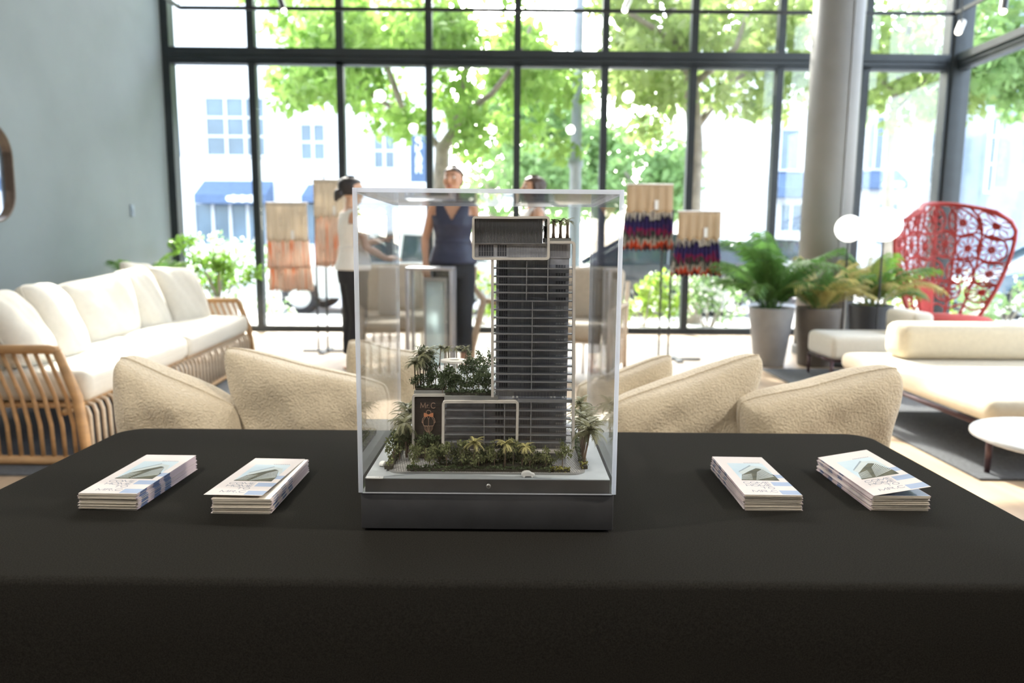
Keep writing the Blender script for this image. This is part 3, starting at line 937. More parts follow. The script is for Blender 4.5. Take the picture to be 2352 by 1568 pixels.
# floor slabs with their balcony glass, dividers and window bars
rows_t = [616, 635, 653.5, 672, 691, 711.5, 730, 748.5, 767, 785.5, 804, 822.5, 841, 859, 877, 895]
rows_b = [943, 962, 980.5, 999, 1016]
sl0, sl1 = mx_(1133, D1), mx_(1316, D1)
def slab(x0, x1, z, t=0.0020):
    MB().bbox(x0, x1, D1 + 0.0008, D1 + 0.0142, z - t / 2, z + t / 2).build('floor_slab', M_mslab, am)
    MB().bbox(x0 + 0.001, x1 - 0.001, D1 + 0.0010, D1 + 0.0014, z + t / 2, z + 0.0060).build('balcony_rail', M_rail, am)
for y in rows_t:
    slab(sl0, sl1, mz(y, D1))
slab(mx_(1190, D1), sl1, mz(920.5, D1), 0.0050)
xp = mx_(1020, D1, 980)
for y in rows_b:
    slab(xp, mx_(1186, D1), mz(y, D1)); slab(mx_(1191, D1), mx_(1315, D1), mz(y, D1))
div = lambda px, ya, yb: MB().bbox(mx_(px, D1, ya) - 0.0007, mx_(px, D1, ya) + 0.0007, D1 + 0.0004, D1 + 0.0135, mz(yb, D1), mz(ya, D1)).build('balcony_divider', M_mslab, am)
div(1210, 597, 690); div(1259, 597, 690); div(1223, 692, 894); div(1112, 925, 1034); div(1159, 925, 1034); div(1220, 922, 1034)
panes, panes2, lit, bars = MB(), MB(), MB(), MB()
allrows = [597] + rows_t
Fd = D1 + 0.0139
def windows(px0, px1, ya, yb, n, top=0.12, bot=0.10, tgt=None):
    tgt = panes2 if tgt is None else tgt
    xa, xb = mx_(px0, Fd, ya), mx_(px1, Fd, ya)
    za, zc = mz(yb, Fd), mz(ya, Fd)
    h = zc - za; za += h * bot; zc -= h * top
    w = (xb - xa) / n
    for i in range(n):
        tgt.bbox(xa + w * (i + 0.10), xa + w * (i + 0.90), Fd - 0.0004, Fd + 0.0002, za, zc)
        bars.bbox(xa + w * i - 0.00025, xa + w * i + 0.00025, Fd - 0.0008, Fd + 0.0001, za, zc)
    bars.bbox(xb - 0.00025, xb + 0.00025, Fd - 0.0008, Fd + 0.0001, za, zc)
    bars.bbox(xa, xb, Fd - 0.0008, Fd + 0.0001, za + (zc - za) * 0.42, za + (zc - za) * 0.42 + 0.0003)
rr = random.Random(3)
for a, b in zip(allrows[:-1], allrows[1:]):
    windows(1146, 1166, a, b, 4, tgt=panes)
    windows(1170, 1198, a, b, 5, 0.15)
    windows(1202, 1225, a, b, 4, 0.15)
    windows(1228, 1262, a, b, 7, 0.12)
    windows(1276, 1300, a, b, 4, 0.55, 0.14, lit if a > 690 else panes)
windows(1146, 1166, 897, 918, 4); windows(1180, 1270, 897, 918, 12); windows(1274, 1300, 897, 918, 5)
for a, b in zip([925] + rows_b, rows_b + [1034]):
    windows(1027, 1060, a, b, 6, tgt=panes); windows(1066, 1110, a, b, 7); windows(1116, 1156, a, b, 6, tgt=panes); windows(1162, 1184, a, b, 4)
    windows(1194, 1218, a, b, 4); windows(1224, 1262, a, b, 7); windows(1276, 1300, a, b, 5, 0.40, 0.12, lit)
Fd = D1 + 0.0079
windows(1099, 1134, 560, 592, 6, 0.08, 0.12, panes); windows(1142, 1164, 560, 592, 4, 0.08, 0.12, panes); windows(1168, 1254, 560, 592, 14, 0.15, 0.05)
Fd = D1 + 0.0119
windows(1264, 1302, 560, 590, 6, 0.05, 0.05)
Fd = D3 - 0.0001
windows(1024, 1120, 1042, 1066, 12, 0.05, 0.02); windows(1268, 1300, 1042, 1066, 5, 0.05, 0.02)
stuff(panes.build('window_panes', M_mpane, am))
stuff(panes2.build('tinted_window_panes', M_mpane2, am))
stuff(lit.build('painted_lit_panes', M_mlit, am))  # bright lower window halves, their light painted as pale panes
stuff(bars.build('window_bars', M_mbar, am))

# roof planters
MB().bbox(mx_(1250, D1 + 0.02, 550), mx_(1311, D1 + 0.02, 550), D1 + 0.012, D1 + 0.07, mz(556, D1), mz(546, D1)).build('roof_planter', M_planter, am)
MB().bbox(mx_(1252, D1 + 0.02, 550), mx_(1309, D1 + 0.02, 550), D1 + 0.014, D1 + 0.068, mz(546, D1), mz(546, D1) + 0.0008).build('roof_soil', M_soil, am)
MB().bbox(sxa + 0.001, p0x, D2 + 0.001, 1.395, PZ - 0.002, PZ + 0.006).build('roof_planter', M_planter, am)
MB().bbox(p0x + 0.0, tx0 + 0.004, D1 + 0.004, 1.395, PZ - 0.002, PZ + 0.0062).build('roof_planter', M_planter, am)
RZ = PZ + 0.0063
MB().bbox(p0x + 0.004, tx0 - 0.001, D1 + 0.012, 1.385, RZ - 0.0003, RZ + 0.0003).build('roof_deck', M_modelroad, am)
# round roof canopy with a hole, on four posts
cc = at(1043, 826, 1.33)
RD = RZ + 0.0002
pr = []
can = MB()
N = 32
ring = lambda r, z: [(cc.x + r * math.cos(2 * PI * j / N), 1.33 + r * 0.9 * math.sin(2 * PI * j / N), z) for j in range(N)]
ro, ri = 0.0245, 0.009
zc = cc.z
vs = ring(ro, zc) + ring(ri, zc) + ring(ri, zc - 0.004) + ring(ro, zc - 0.004)
fs = []
for q in range(4):
    for j in range(N):
        fs.append((q * N + j, q * N + (j + 1) % N, ((q + 1) % 4) * N + (j + 1) % N, ((q + 1) % 4) * N + j))
can.add(vs, fs)
cano = can.build('roof_canopy', M_cream, am)
for a in (0.4, 1.7, 3.6, 4.9):
    MB().tube([(cc.x + 0.018 * math.cos(a), 1.33 + 0.016 * math.sin(a), RD), (cc.x + 0.018 * math.cos(a), 1.33 + 0.016 * math.sin(a), zc - 0.004)], 0.0016, 8).build('canopy_post', M_cream, cano)
fur = MB()
for k in range(22):
    xx, yy = rr.uniform(p0x + 0.01, tx0 - 0.012), rr.uniform(1.2, 1.32)
    fur.bbox(xx, xx + 0.004, yy, yy + 0.0018, RD, RD + 0.0016)
stuff(fur.build('roof_loungers', M_mwhite, am))
# terrace chairs on the slab above the podium
for px in (1139, 1178, 1187, 1266, 1274, 1293, 1300):
    xx, zz = mx_(px, D1 + 0.006), mz(920, D1) + 0.0026
    yy = D1 + 0.006
    c = MB().bbox(xx, xx + 0.0026, yy, yy + 0.0026, zz + 0.0010, zz + 0.0014).bbox(xx, xx + 0.0026, yy + 0.0022, yy + 0.0026, zz + 0.0012, zz + 0.0034)
    c.bbox(xx, xx + 0.0004, yy, yy + 0.0026, zz, zz + 0.001).bbox(xx + 0.0022, xx + 0.0026, yy, yy + 0.0026, zz, zz + 0.001)
    if px >= 1191 or px < 1180 or True:
        c.build('terrace_chair', M_mwhite, am)

# sign wall lettering and emblem: thin copper lines standing proud of the wall
sg = MB()
def sxz(px, py): return (mx_(px, D2, py), mz(py, D2, px))
lx, lz = sxz(966, 936.5)
hh = mz(924.5, D2) - mz(936.5, D2)
sc_ = (mx_(1001, D2) - mx_(966, D2))
strokes(sg, 'M', lx, lz, hh, sc_ * 0.27, 0, 0.0008, D2 - 0.0016, D2 - 0.0006)
strokes(sg, 'r', lx + sc_ * 0.40, lz, hh, sc_ * 0.22, 0, 0.0008, D2 - 0.0016, D2 - 0.0006)
strokes(sg, '.', lx + sc_ * 0.54, lz, hh * 0.8, sc_ * 0.10, 0, 0.0006, D2 - 0.0016, D2 - 0.0006)
strokes(sg, 'C', lx + sc_ * 0.70, lz, hh, sc_ * 0.29, 0, 0.0008, D2 - 0.0016, D2 - 0.0006)
sg.build('sign_lettering', M_copper, am)
em = MB()
E = lambda pts: [sxz(930 + x / 10.45, 890 + y / 10.45) for x, y in pts]
def line(pts, t=0.0007): em.ribbon(E(pts), t, D2 - 0.0016, D2 - 0.0006)
line([(570 + 58 * math.cos(a), 590 - 52 * math.sin(a)) for a in [PI * (-0.12 + 1.24 * i / 14) for i in range(15)]])
for s in (1, -1):
    X = lambda v: 570 + s * (v - 570)
    line([(X(470), 700), (X(430), 740), (X(408), 825), (X(428), 840), (X(440), 790), (X(475), 735), (X(500), 700)])
    line([(X(440), 800), (X(440), 870), (X(460), 912), (X(560), 920), (X(572), 880), (X(572), 765), (X(540), 695)])
    for a, b in ((470, 535), (500, 548), (535, 560), (555, 566)):
        line([(X(a), 920), (X(a + 8), 990), (X(b), 1070)], 0.0005)
    line([(X(560), 1075), (X(520), 1085), (X(480), 1100), (X(480), 1112), (X(540), 1110), (X(565), 1090)], 0.0005)
em.build('emblem', M_copper, am)
bw = MB()
for s in (1, -1):
    X = lambda v: 570 + s * (v - 570)
    q = E([(570, 645), (X(520), 615), (X(460), 598), (X(455), 640), (X(458), 700), (X(520), 695), (570, 672)])
    n = len(q)
    bw.add([(p[0], D2 - 0.0017, p[1]) for p in q] + [(p[0], D2 - 0.0006, p[1]) for p in q], [tuple(range(n)), tuple(range(2 * n - 1, n - 1, -1))] + [(j, (j + 1) % n, n + (j + 1) % n, n + j) for j in range(n)])
bw.build('emblem_bow', M_orange, am)

# model planting
def palm_meshes(name, seed, nf=17, L=1.0, droop=0.9, leaf=0.24):
    """unit palm: trunk of height 1 (thin), crown of fronds of length L x height"""
    rng = random.Random(seed)
    fr = MB()
    for i in range(nf):
        a = 2 * PI * i / nf + rng.uniform(-0.2, 0.2)
        el = rng.uniform(0.05, 1.25)
        ll = L * rng.uniform(0.8, 1.1)
        pts = []
        for k in range(7):
            s = k / 6
            e = el - droop * s * 1.3
            if k == 0:
                pts.append(Vector((0, 0, 0)))
            else:
                pts.append(pts[-1] + Vector((math.cos(a) * math.cos(e), math.sin(a) * math.cos(e), math.sin(e))) * ll / 6)
        side = Vector((-math.sin(a), math.cos(a), 0))
        bw_ = [0.03, 0.075, 0.085, 0.08, 0.07, 0.05, 0.01]
        fr.add([pts[k] + side * s * bw_[k] * L for k in range(7) for s in (-1, 1)], [(2 * k, 2 * k + 1, 2 * k + 3, 2 * k + 2) for k in range(6)])
        for k in range(1, 7):
            w = leaf * L * (1.0 if k < 5 else 0.7)
            p, d = pts[k], (pts[k] - pts[k - 1])
            p0 = pts[k - 1]
            for s in (1, -1):
                for h in (0.0, 0.5):
                    b0 = p0 + d * h; b1 = p0 + d * (h + 0.42)
                    tip = b1 + side * s * w + d * 0.9 - Vector((0, 0, w * 0.35))
                    fr.add([b0, b1, tip], [(0, 1, 2)])
    return fr
_palm_cache = {}
def model_palm(px, py_base, d, py_top, base_z=None, crown=0.42, lean=0.0, seed=1, tr=0.0011, thick=False, fm=None):
    fm = fm or M_mpalm
    """a model palm, trunk foot at base_z and crown at pixel row py_top"""
    b = at(px, py_base, d)
    z0 = b.z if base_z is None else base_z
    z1 = at(px, py_top, d).z
    h = z1 - z0
    top = Vector((b.x + lean * h, d, z0 + h * 0.90))
    key = (seed % 4, round(crown, 2), fm.name)
    if key not in _palm_cache:
        _palm_cache[key] = palm_meshes('fronds', 40 + seed % 4, 16).mesh('fronds', fm)
    prof = [tr * 1.5, tr * 1.1, tr, tr * 1.25] if not thick else [tr * 1.2, tr * 1.1, tr * 1.0, tr * 1.1]
    t = MB().tube([(b.x, d, z0), (b.x + lean * h * 0.2, d, z0 + h * 0.27), (b.x + lean * h * 0.6, d, z0 + h * 0.54), tuple(top)], prof, 7).build('palm_tree', M_mtrunk, am, smooth=True)
    f = link_mesh('palm_fronds', _palm_cache[key], None, t)
    f.location = top
    f.scale = (h * crown,) * 3 if not thick else (crown * 0.03,) * 3
    f.rotation_euler = (0, 0, seed * 1.7)
    return t
_tree_cache = {}
def model_tree(px, z0, d, h, w, seed, lm, py=1000, n=300, x=None):
    n = max(n, 300)
    """a model broadleaf: forked trunk and a crown of small leaves"""
    xx = at(px, py, d).x if x is None else x
    k = (seed % 4, lm.name, n)
    if k not in _tree_cache:
        rng = np.random.default_rng(100 + seed % 4)
        C = [np.array((rng.uniform(-0.32, 0.32), rng.uniform(-0.32, 0.32), rng.uniform(0.36, 0.9))) for _ in range(11)]
        P = clump_points(C, [0.2] * len(C), n, rng)
        _tree_cache[k] = (quads_mesh('leaves', leaf_quads(P, 0.125, rng, 0.1, 0.65), lm),
            MB().tube([(0, 0, 0), (0.01, 0.0, 0.3), (0.0, 0.02, 0.6)], [0.03, 0.025, 0.01], 6).tube([(0.01, 0, 0.3), (0.18, 0.05, 0.6)], [0.02, 0.008], 5).tube([(0.01, 0, 0.28), (-0.17, -0.05, 0.6)], [0.02, 0.008], 5).mesh('tree', M_mtrunk))
    lv, tk = _tree_cache[k]
    t = link_mesh('broadleaf_tree', tk, None, am)
    t.location = Vector((xx, d, z0)) - WOFF[am.name]
    t.scale = (w, w, h)
    t.rotation_euler = (0, 0, seed * 2.1)
    stuff(link_mesh('leaves', lv, None, t))
    return t
def hedge(x0, x1, y0, y1, z0, h, n, seed, lm, name='hedge'):
    rng = np.random.default_rng(seed)
    P = np.stack([rng.uniform(x0, x1, n), rng.uniform(y0, y1, n), z0 + rng.uniform(0.1, 1, n) * h], axis=1)
    V = leaf_quads(P, 0.0042, rng, -0.2, 0.8)
    o = link_mesh(name, quads_mesh(name, V, lm), None, am)
    stuff(o)
    c = MB().bbox(x0, x1, y0, y1, z0, z0 + h * 0.55).build('hedge_bed', M_soil, am)
    return o

for i, px in enumerate((986, 1026, 1060, 1099, 1136, 1179, 1217, 1254, 1292)):
    model_tree(px, G, fy + 0.012 + 0.004 * (i % 3), 0.038 + 0.004 * ((i * 7) % 3), 0.028, i, M_mleaf2, 1060)
for i, px in enumerate((1010, 1044, 1080, 1118, 1158, 1198, 1236)):
    model_tree(px, G, fy + 0.026, 0.030 + 0.003 * (i % 2), 0.026, i + 1, M_mleaf, 1055)
for i, (px, d, h, w) in enumerate([(958, 1.135, 0.036, 0.030), (976, 1.137, 0.044, 0.034), (996, 1.136, 0.043, 0.034), (1008, 1.128, 0.033, 0.028), (932, 1.16, 0.046, 0.036), (918, 1.14, 0.048, 0.036), (903, 1.125, 0.044, 0.034), (940, 1.18, 0.046, 0.034), (926, 1.20, 0.05, 0.036)]):
    model_tree(px, G, d, h, w, i, M_mleaf if i % 3 else M_mleaf2, 1030, 240)
model_tree(950, G, fy + 0.010, 0.040, 0.024, 2, M_mleaf2, 1070)
hx = lambda px: atz(px, 1075, G).x
hedge(hx(938), hx(1270), fy + 0.004, fy + 0.011, G, 0.007, 900, 1, M_mleaf)
hedge(hx(1262), hx(1307), fy + 0.004, fy + 0.011, G, 0.007, 160, 2, M_mhedge)
hedge(hx(996), hx(1080), fy + 0.018, fy + 0.027, G, 0.010, 260, 3, M_mleaf)
hedge(hx(1082), hx(1268), fy + 0.017, D3 - 0.002, G, 0.011, 520, 4, M_mleaf)
hedge(hx(938), hx(960), fy + 0.014, fy + 0.022, G, 0.005, 110, 5, M_mleaf)
hedge(atz(893, 1060, G).x, atz(910, 1060, G).x, fy + 0.012, 1.30, G, 0.009, 420, 6, M_mleaf2)
hedge(atz(1330, 1060, G).x, atz(1344, 1060, G).x, fy + 0.030, 1.30, G, 0.008, 380, 7, M_mleaf)
hedge(atz(1330, 1060, G).x, atz(1344, 1060, G).x, fy + 0.021, fy + 0.031, G, 0.009, 60, 8, M_mhedge)
for i, (px, top, ln) in enumerate(((1089, 1016, 0.0), (1160, 1018, 0.02), (1198, 1026, 0.14))):
    model_palm(px, 1060, fy + 0.016, top - 6, G, 0.40, ln, i, 0.0010, fm=M_mpalm2)
for i, (px, d, top, ln) in enumerate(((1341, 1.105, 978, 0.12), (1338, 1.125, 970, 0.10), (1337, 1.15, 965, 0.08), (1335, 1.175, 955, 0.06), (1333, 1.20, 950, 0.05), (1331, 1.235, 940, 0.05), (1328, 1.285, 918, 0.03))):
    model_palm(px, 1060, d, top, G, 0.48, ln, i, 0.0015)
for i, (px, d, top, ln) in enumerate(((934, 1.15, 962, -0.06), (936, 1.175, 955, -0.02), (941, 1.21, 938, -0.03), (944, 1.25, 925, -0.02))):
    model_palm(px, 1040, d, top, G, 0.46, ln, i + 2, 0.0014)
# roof garden
for i, (px, d, top) in enumerate(((955, 1.165, 828), (966, 1.17, 820), (973, 1.18, 805), (983, 1.19, 800), (988, 1.21, 815), (960, 1.19, 822))):
    model_palm(px, 880, d, top, RZ, 0.40, -0.04 + 0.02 * (i % 3), i, 0.0011)
for i, (px, top) in enumerate(((1010, 793), (1021, 795), (1031, 794), (1050, 795), (1071, 795))):
    model_palm(px, 850, 1.36, top, RZ, 0.30, 0.05 if i < 2 else -0.02, i, 0.0009)
for i, (px, d, h, w) in enumerate([(950, 1.16, 0.022, 0.020), (968, 1.165, 0.024, 0.022), (985, 1.17, 0.026, 0.022), (1000, 1.172, 0.042, 0.026), (992, 1.2, 0.056, 0.030), (978, 1.22, 0.060, 0.034),
        (1024, 1.14, 0.038, 0.030), (1034, 1.15, 0.048, 0.034), (1045, 1.14, 0.036, 0.030), (1016, 1.13, 0.022, 0.02),
        (1058, 1.13, 0.028, 0.026), (1072, 1.13, 0.030, 0.026), (1086, 1.132, 0.030, 0.028), (1100, 1.13, 0.032, 0.028), (1114, 1.132, 0.032, 0.026), (1122, 1.135, 0.034, 0.024),
        (1073, 1.22, 0.036, 0.032), (1087, 1.23, 0.040, 0.034), (1100, 1.24, 0.041, 0.036), (1112, 1.22, 0.036, 0.032), (1123, 1.26, 0.052, 0.022), (1075, 1.37, 0.032, 0.016), (1102, 1.36, 0.034, 0.018)]):
    model_tree(px, RZ, d, h, w, i, M_mleaf, 880, 240)
hedge(p0x + 0.001, tx0 - 0.004, D1 + 0.010, D1 + 0.020, RZ, 0.007, 620, 11, M_mleaf)
hedge(sxa + 0.003, p0x - 0.002, D2 + 0.008, D2 + 0.020, RZ, 0.006, 330, 12, M_mleaf)
hedge(p0x + 0.002, p0x + 0.012, D1 + 0.03, 1.26, RZ, 0.008, 300, 13, M_mleaf)
# tower roof palms
rz_ = mz(546, D1) + 0.0008
for i, (px, top) in enumerate(((1271, 506), (1287, 505), (1303, 503))):
    model_palm(px, 545, D1 + 0.03, top, rz_, 0.50, 0.0, i, 0.0020, False)
model_palm(1252, 545, D1 + 0.03, 520, rz_, 0.5, 0.0, 3, 0.0014)
model_tree(1253, rz_, D1 + 0.03, 0.014, 0.010, 1, M_mleaf, 540, 120)

# white toy cars, plaque and sculpture on the base
def toy_car(c, L, rz):
    prof = [(-0.5, 0.10), (-0.5, 0.24), (-0.44, 0.36), (-0.28, 0.44), (-0.10, 0.46), (0.10, 0.44), (0.24, 0.32), (0.42, 0.26), (0.5, 0.18), (0.5, 0.10)]
    m = MB()
    m.loft([[Vector((p[0] * L, yy * L, p[1] * L * (1 if abs(yy) < 0.18 else 0.93))) for p in prof] for yy in (-0.21, -0.16, 0.16, 0.21)])
    for sx in (-0.3, 0.3):
        for sy in (-0.19, 0.19):
            w = MB().lathe([(0.095, -0.035), (0.095, 0.035)], 12)
            w.move(Matrix.Translation((sx * L, sy * L, 0.095 * L)) @ Matrix.Rotation(PI / 2, 4, 'X') @ Matrix.Scale(L, 4))
            m.add(w.v, w.f)
    m.move(Matrix.Translation(c) @ Matrix.Rotation(rz, 4, 'Z'))
    return m.build('toy_car', M_mwhite, am, smooth=False, bevel=0.0006)
p = atz(1213, 1095, SLZ)
toy_car(p, 0.0205, 0.0)
p = atz(881, 1069, SLZ)
toy_car(p, 0.017, 1.2)
p, q = atz(841, 1099, SLZ), atz(883, 1092, SLZ)
pl = MB().bbox(p.x, q.x, p.y, p.y + 0.008, SLZ, SLZ + 0.0012).build('plaque', M_mwhite, am)
w = MB()
for i in range(6):
    w.bbox(p.x + 0.013 + i * 0.0018, p.x + 0.0143 + i * 0.0018, p.y + 0.0035, p.y + 0.0043, SLZ + 0.0012, SLZ + 0.0013)
w.bbox(q.x - 0.006, q.x - 0.0045, p.y + 0.003, p.y + 0.0052, SLZ + 0.0012, SLZ + 0.0013)
w.build('plaque_writing', M_plinth, pl)
s = atz(947, 1072, G)
MB().tube([s, s + Vector((0.001, 0, 0.006)), s + Vector((-0.0005, 0, 0.012)), s + Vector((0.0012, 0, 0.017))], [0.0022, 0.0016, 0.0026, 0.0008], 10).build('sculpture', M_mwhite, am, smooth=True)

# the acrylic cover lifts off the plinth
M_acr = glass('clear_acrylic', (0.985, 0.99, 0.995), 0.018)
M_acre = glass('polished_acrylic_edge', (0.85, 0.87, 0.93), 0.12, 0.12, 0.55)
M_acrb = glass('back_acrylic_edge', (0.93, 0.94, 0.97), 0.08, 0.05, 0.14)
ac = thing('acrylic_cover', 'tall clear acrylic box covering the architectural model', 'display cover', ((CX0 + CX1) / 2, (CY0 + CY1) / 2, PLZ), world=True)
AZ1 = TT + 0.5045
th = 0.006
e = 0.0
MB().bbox(CX0 + th, CX1 - th, CY0, CY0 + th, PLZ + 0.0005, AZ1 - th).build('front_panel', M_acr, ac)
MB().bbox(CX0 + th, CX1 - th, CY1 - th, CY1, PLZ + 0.0005, AZ1 - th).build('back_panel', M_acr, ac)
MB().bbox(CX0, CX0 + th, CY0 + th, CY1 - th, PLZ + 0.0005, AZ1 - th).build('left_panel', M_acr, ac)
MB().bbox(CX1 - th, CX1, CY0 + th, CY1 - th, PLZ + 0.0005, AZ1 - th).build('right_panel', M_acr, ac)
MB().bbox(CX0 + th, CX1 - th, CY0 + th, CY1 - th, AZ1 - th, AZ1).build('top_panel', M_acr, ac)
for x0 in (CX0, CX1 - th):
    for y0 in (CY0, CY1 - th):
        MB().bbox(x0, x0 + th, y0, y0 + th, PLZ + 0.0005, AZ1).build('polished_edge', M_acre if y0 == CY0 else M_acrb, ac, bevel=0.0006)
for y0 in (CY0, CY1 - th):
    MB().bbox(CX0 + th, CX1 - th, y0, y0 + th, AZ1 - th, AZ1).build('polished_edge', M_acre, ac)
for x0 in (CX0, CX1 - th):
    MB().bbox(x0, x0 + th, CY0 + th, CY1 - th, AZ1 - th, AZ1).build('polished_edge', M_acre, ac)
MB().bbox(CX0 + th, CX1 - th, CY0 - 0.0002, CY0 + th * 0.5, PLZ, PLZ + 0.0008).build('polished_edge', M_acre, ac)
s = at(1122, 1116, CY0)
sc = MB().lathe([(0.0036, 0.0), (0.0036, 0.0008), (0.0026, 0.0016), (0.001, 0.0018)], 16)
sc.move(Matrix.Translation((s.x, CY0, s.z)) @ Matrix.Rotation(PI / 2, 4, 'X'))
sc.build('screw', mat('steel_screw', (0.5, 0.5, 0.5), 0.3, 0.9, 0.05, 30), ac)
cr = MB().bbox(s.x - 0.0022, s.x + 0.0022, CY0 - 0.0021, CY0 - 0.0017, s.z - 0.0003, s.z + 0.0003).bbox(s.x - 0.0003, s.x + 0.0003, CY0 - 0.0021, CY0 - 0.0017, s.z - 0.0022, s.z + 0.0022)
cr.build('screw_slot', M_dark_metal, ac.children[-1])

# ------------------------------------------------------------------ brochures
def edge_mat(name, bands, navy, paper, pink):
    m = bpy.data.materials.new(name); m.use_nodes = True
    nt = m.node_tree; b = nt.nodes['Principled BSDF']; b.inputs['Roughness'].default_value = 0.5
    tc = nt.nodes.new('ShaderNodeTexCoord'); sp = nt.nodes.new('ShaderNodeSeparateXYZ')
    _link(nt, tc.outputs['Object'], sp.inputs[0])
    mp = nt.nodes.new('ShaderNodeMapRange'); mp.inputs['From Min'].default_value = -0.107; mp.inputs['From Max'].default_value = 0.107
    _link(nt, sp.outputs['Y'], mp.inputs['Value'])
    rp = nt.nodes.new('ShaderNodeValToRGB'); rp.color_ramp.interpolation = 'CONSTANT'
    els = rp.color_ramp.elements
    els[0].position, els[0].color = 0.0, (*pink, 1)
    els[1].position, els[1].color = bands[0][0], (*navy, 1)
    first = True
    for a, c in bands:
        if not first:
            x = els.new(a); x.color = (*navy, 1)
        first = False
        x = els.new(c); x.color = (*pink, 1)
    _link(nt, mp.outputs[0], rp.inputs['Fac'])
    ax = nt.nodes.new('ShaderNodeMath'); ax.operation = 'ABSOLUTE'
    _link(nt, sp.outputs['X'], ax.inputs[0])
    gt = nt.nodes.new('ShaderNodeMath'); gt.operation = 'GREATER_THAN'; gt.inputs[1].default_value = 0.0462
    _link(nt, ax.outputs[0], gt.inputs[0])
    nz = nt.nodes.new('ShaderNodeTexNoise'); nz.inputs['Scale'].default_value = 60
    _link(nt, tc.outputs['Object'], nz.inputs['Vector'])
    mx = nt.nodes.new('ShaderNodeMix'); mx.data_type = 'RGBA'
    mx.inputs['A'].default_value = (*paper, 1)
    _link(nt, gt.outputs[0], mx.inputs['Factor']); _link(nt, rp.outputs['Color'], mx.inputs['B'])
    _link(nt, mx.outputs['Result'], b.inputs['Base Color'])
    return m
NAVY, PAPER, PINK = (0.08, 0.11, 0.21), (0.58, 0.52, 0.44), (0.50, 0.40, 0.42)
M_br_a = edge_mat('brochure_paper_right_print', [(0.05, 0.15), (0.25, 0.35), (0.42, 0.52)], NAVY, PAPER, PINK)
M_br_b = edge_mat('brochure_paper_left_print', [(0.50, 0.58), (0.68, 0.76), (0.86, 0.93)], NAVY, PAPER, PINK)
M_br_c = edge_mat('brochure_paper_plain', [(0.995, 0.998)], NAVY, PAPER, (0.64, 0.56, 0.56))
M_cover = mat('brochure_cover_paper', (0.56, 0.52, 0.505), 0.8, 0, 0.015, 30, spec=0.08)
M_psky = mat('printed_sky', (0.36, 0.46, 0.53), 0.8, 0, 0, 14, color2=(0.47, 0.545, 0.575), spec=0.05)
M_pdark = mat('printed_building', (0.055, 0.06, 0.052), 0.8, 0, 0, 40, color2=(0.12, 0.12, 0.085), spec=0.05)
M_plite = mat('printed_building_pale', (0.42, 0.46, 0.46), 0.8, 0, 0.05, 40, spec=0.05)
M_pslate = mat('printed_building_slate', (0.22, 0.26, 0.29), 0.8, 0, 0.08, 40, spec=0.05)
M_pblue = mat('printed_blue_block', (0.29, 0.355, 0.48), 0.8, 0, 0.02, 30, spec=0.05)
M_ptext = mat('printed_grey_text', (0.20, 0.215, 0.26), 0.8, 0, 0.02, 30, spec=0.05)
M_navy_panel = mat('printed_navy_panel', (0.05, 0.075, 0.13), 0.35, 0, 0.2, 25)
BW, BL, BTH = 0.094, 0.214, 0.00135
def brochure_mesh(m, name='brochure', seed=0):
    r = random.Random(seed)
    b = MB()
    for k in range(3):
        dx = (0.0006 if k == 1 else 0.0) + r.uniform(-0.0002, 0.0002)
        b.bbox(-BW / 2 + dx, BW / 2 + dx - 0.0004 * k, -BL / 2 + 0.0003 * (k % 2), BL / 2 - 0.0003 * k, 0.00043 * k, 0.00043 * k + 0.00036)
    b.bbox(-BW / 2, -BW / 2 + 0.0004, -BL / 2, BL / 2 - 0.001, 0, 0.00079)
    b.bbox(BW / 2 - 0.0006, BW / 2 - 0.0002, -BL / 2, BL / 2 - 0.001, 0.00043, 0.00122)
    return b.mesh(name, m)
bro_meshes = [brochure_mesh(M_br_a, 'brochure', 1), brochure_mesh(M_br_b, 'brochure', 2), brochure_mesh(M_br_c, 'brochure', 3)]

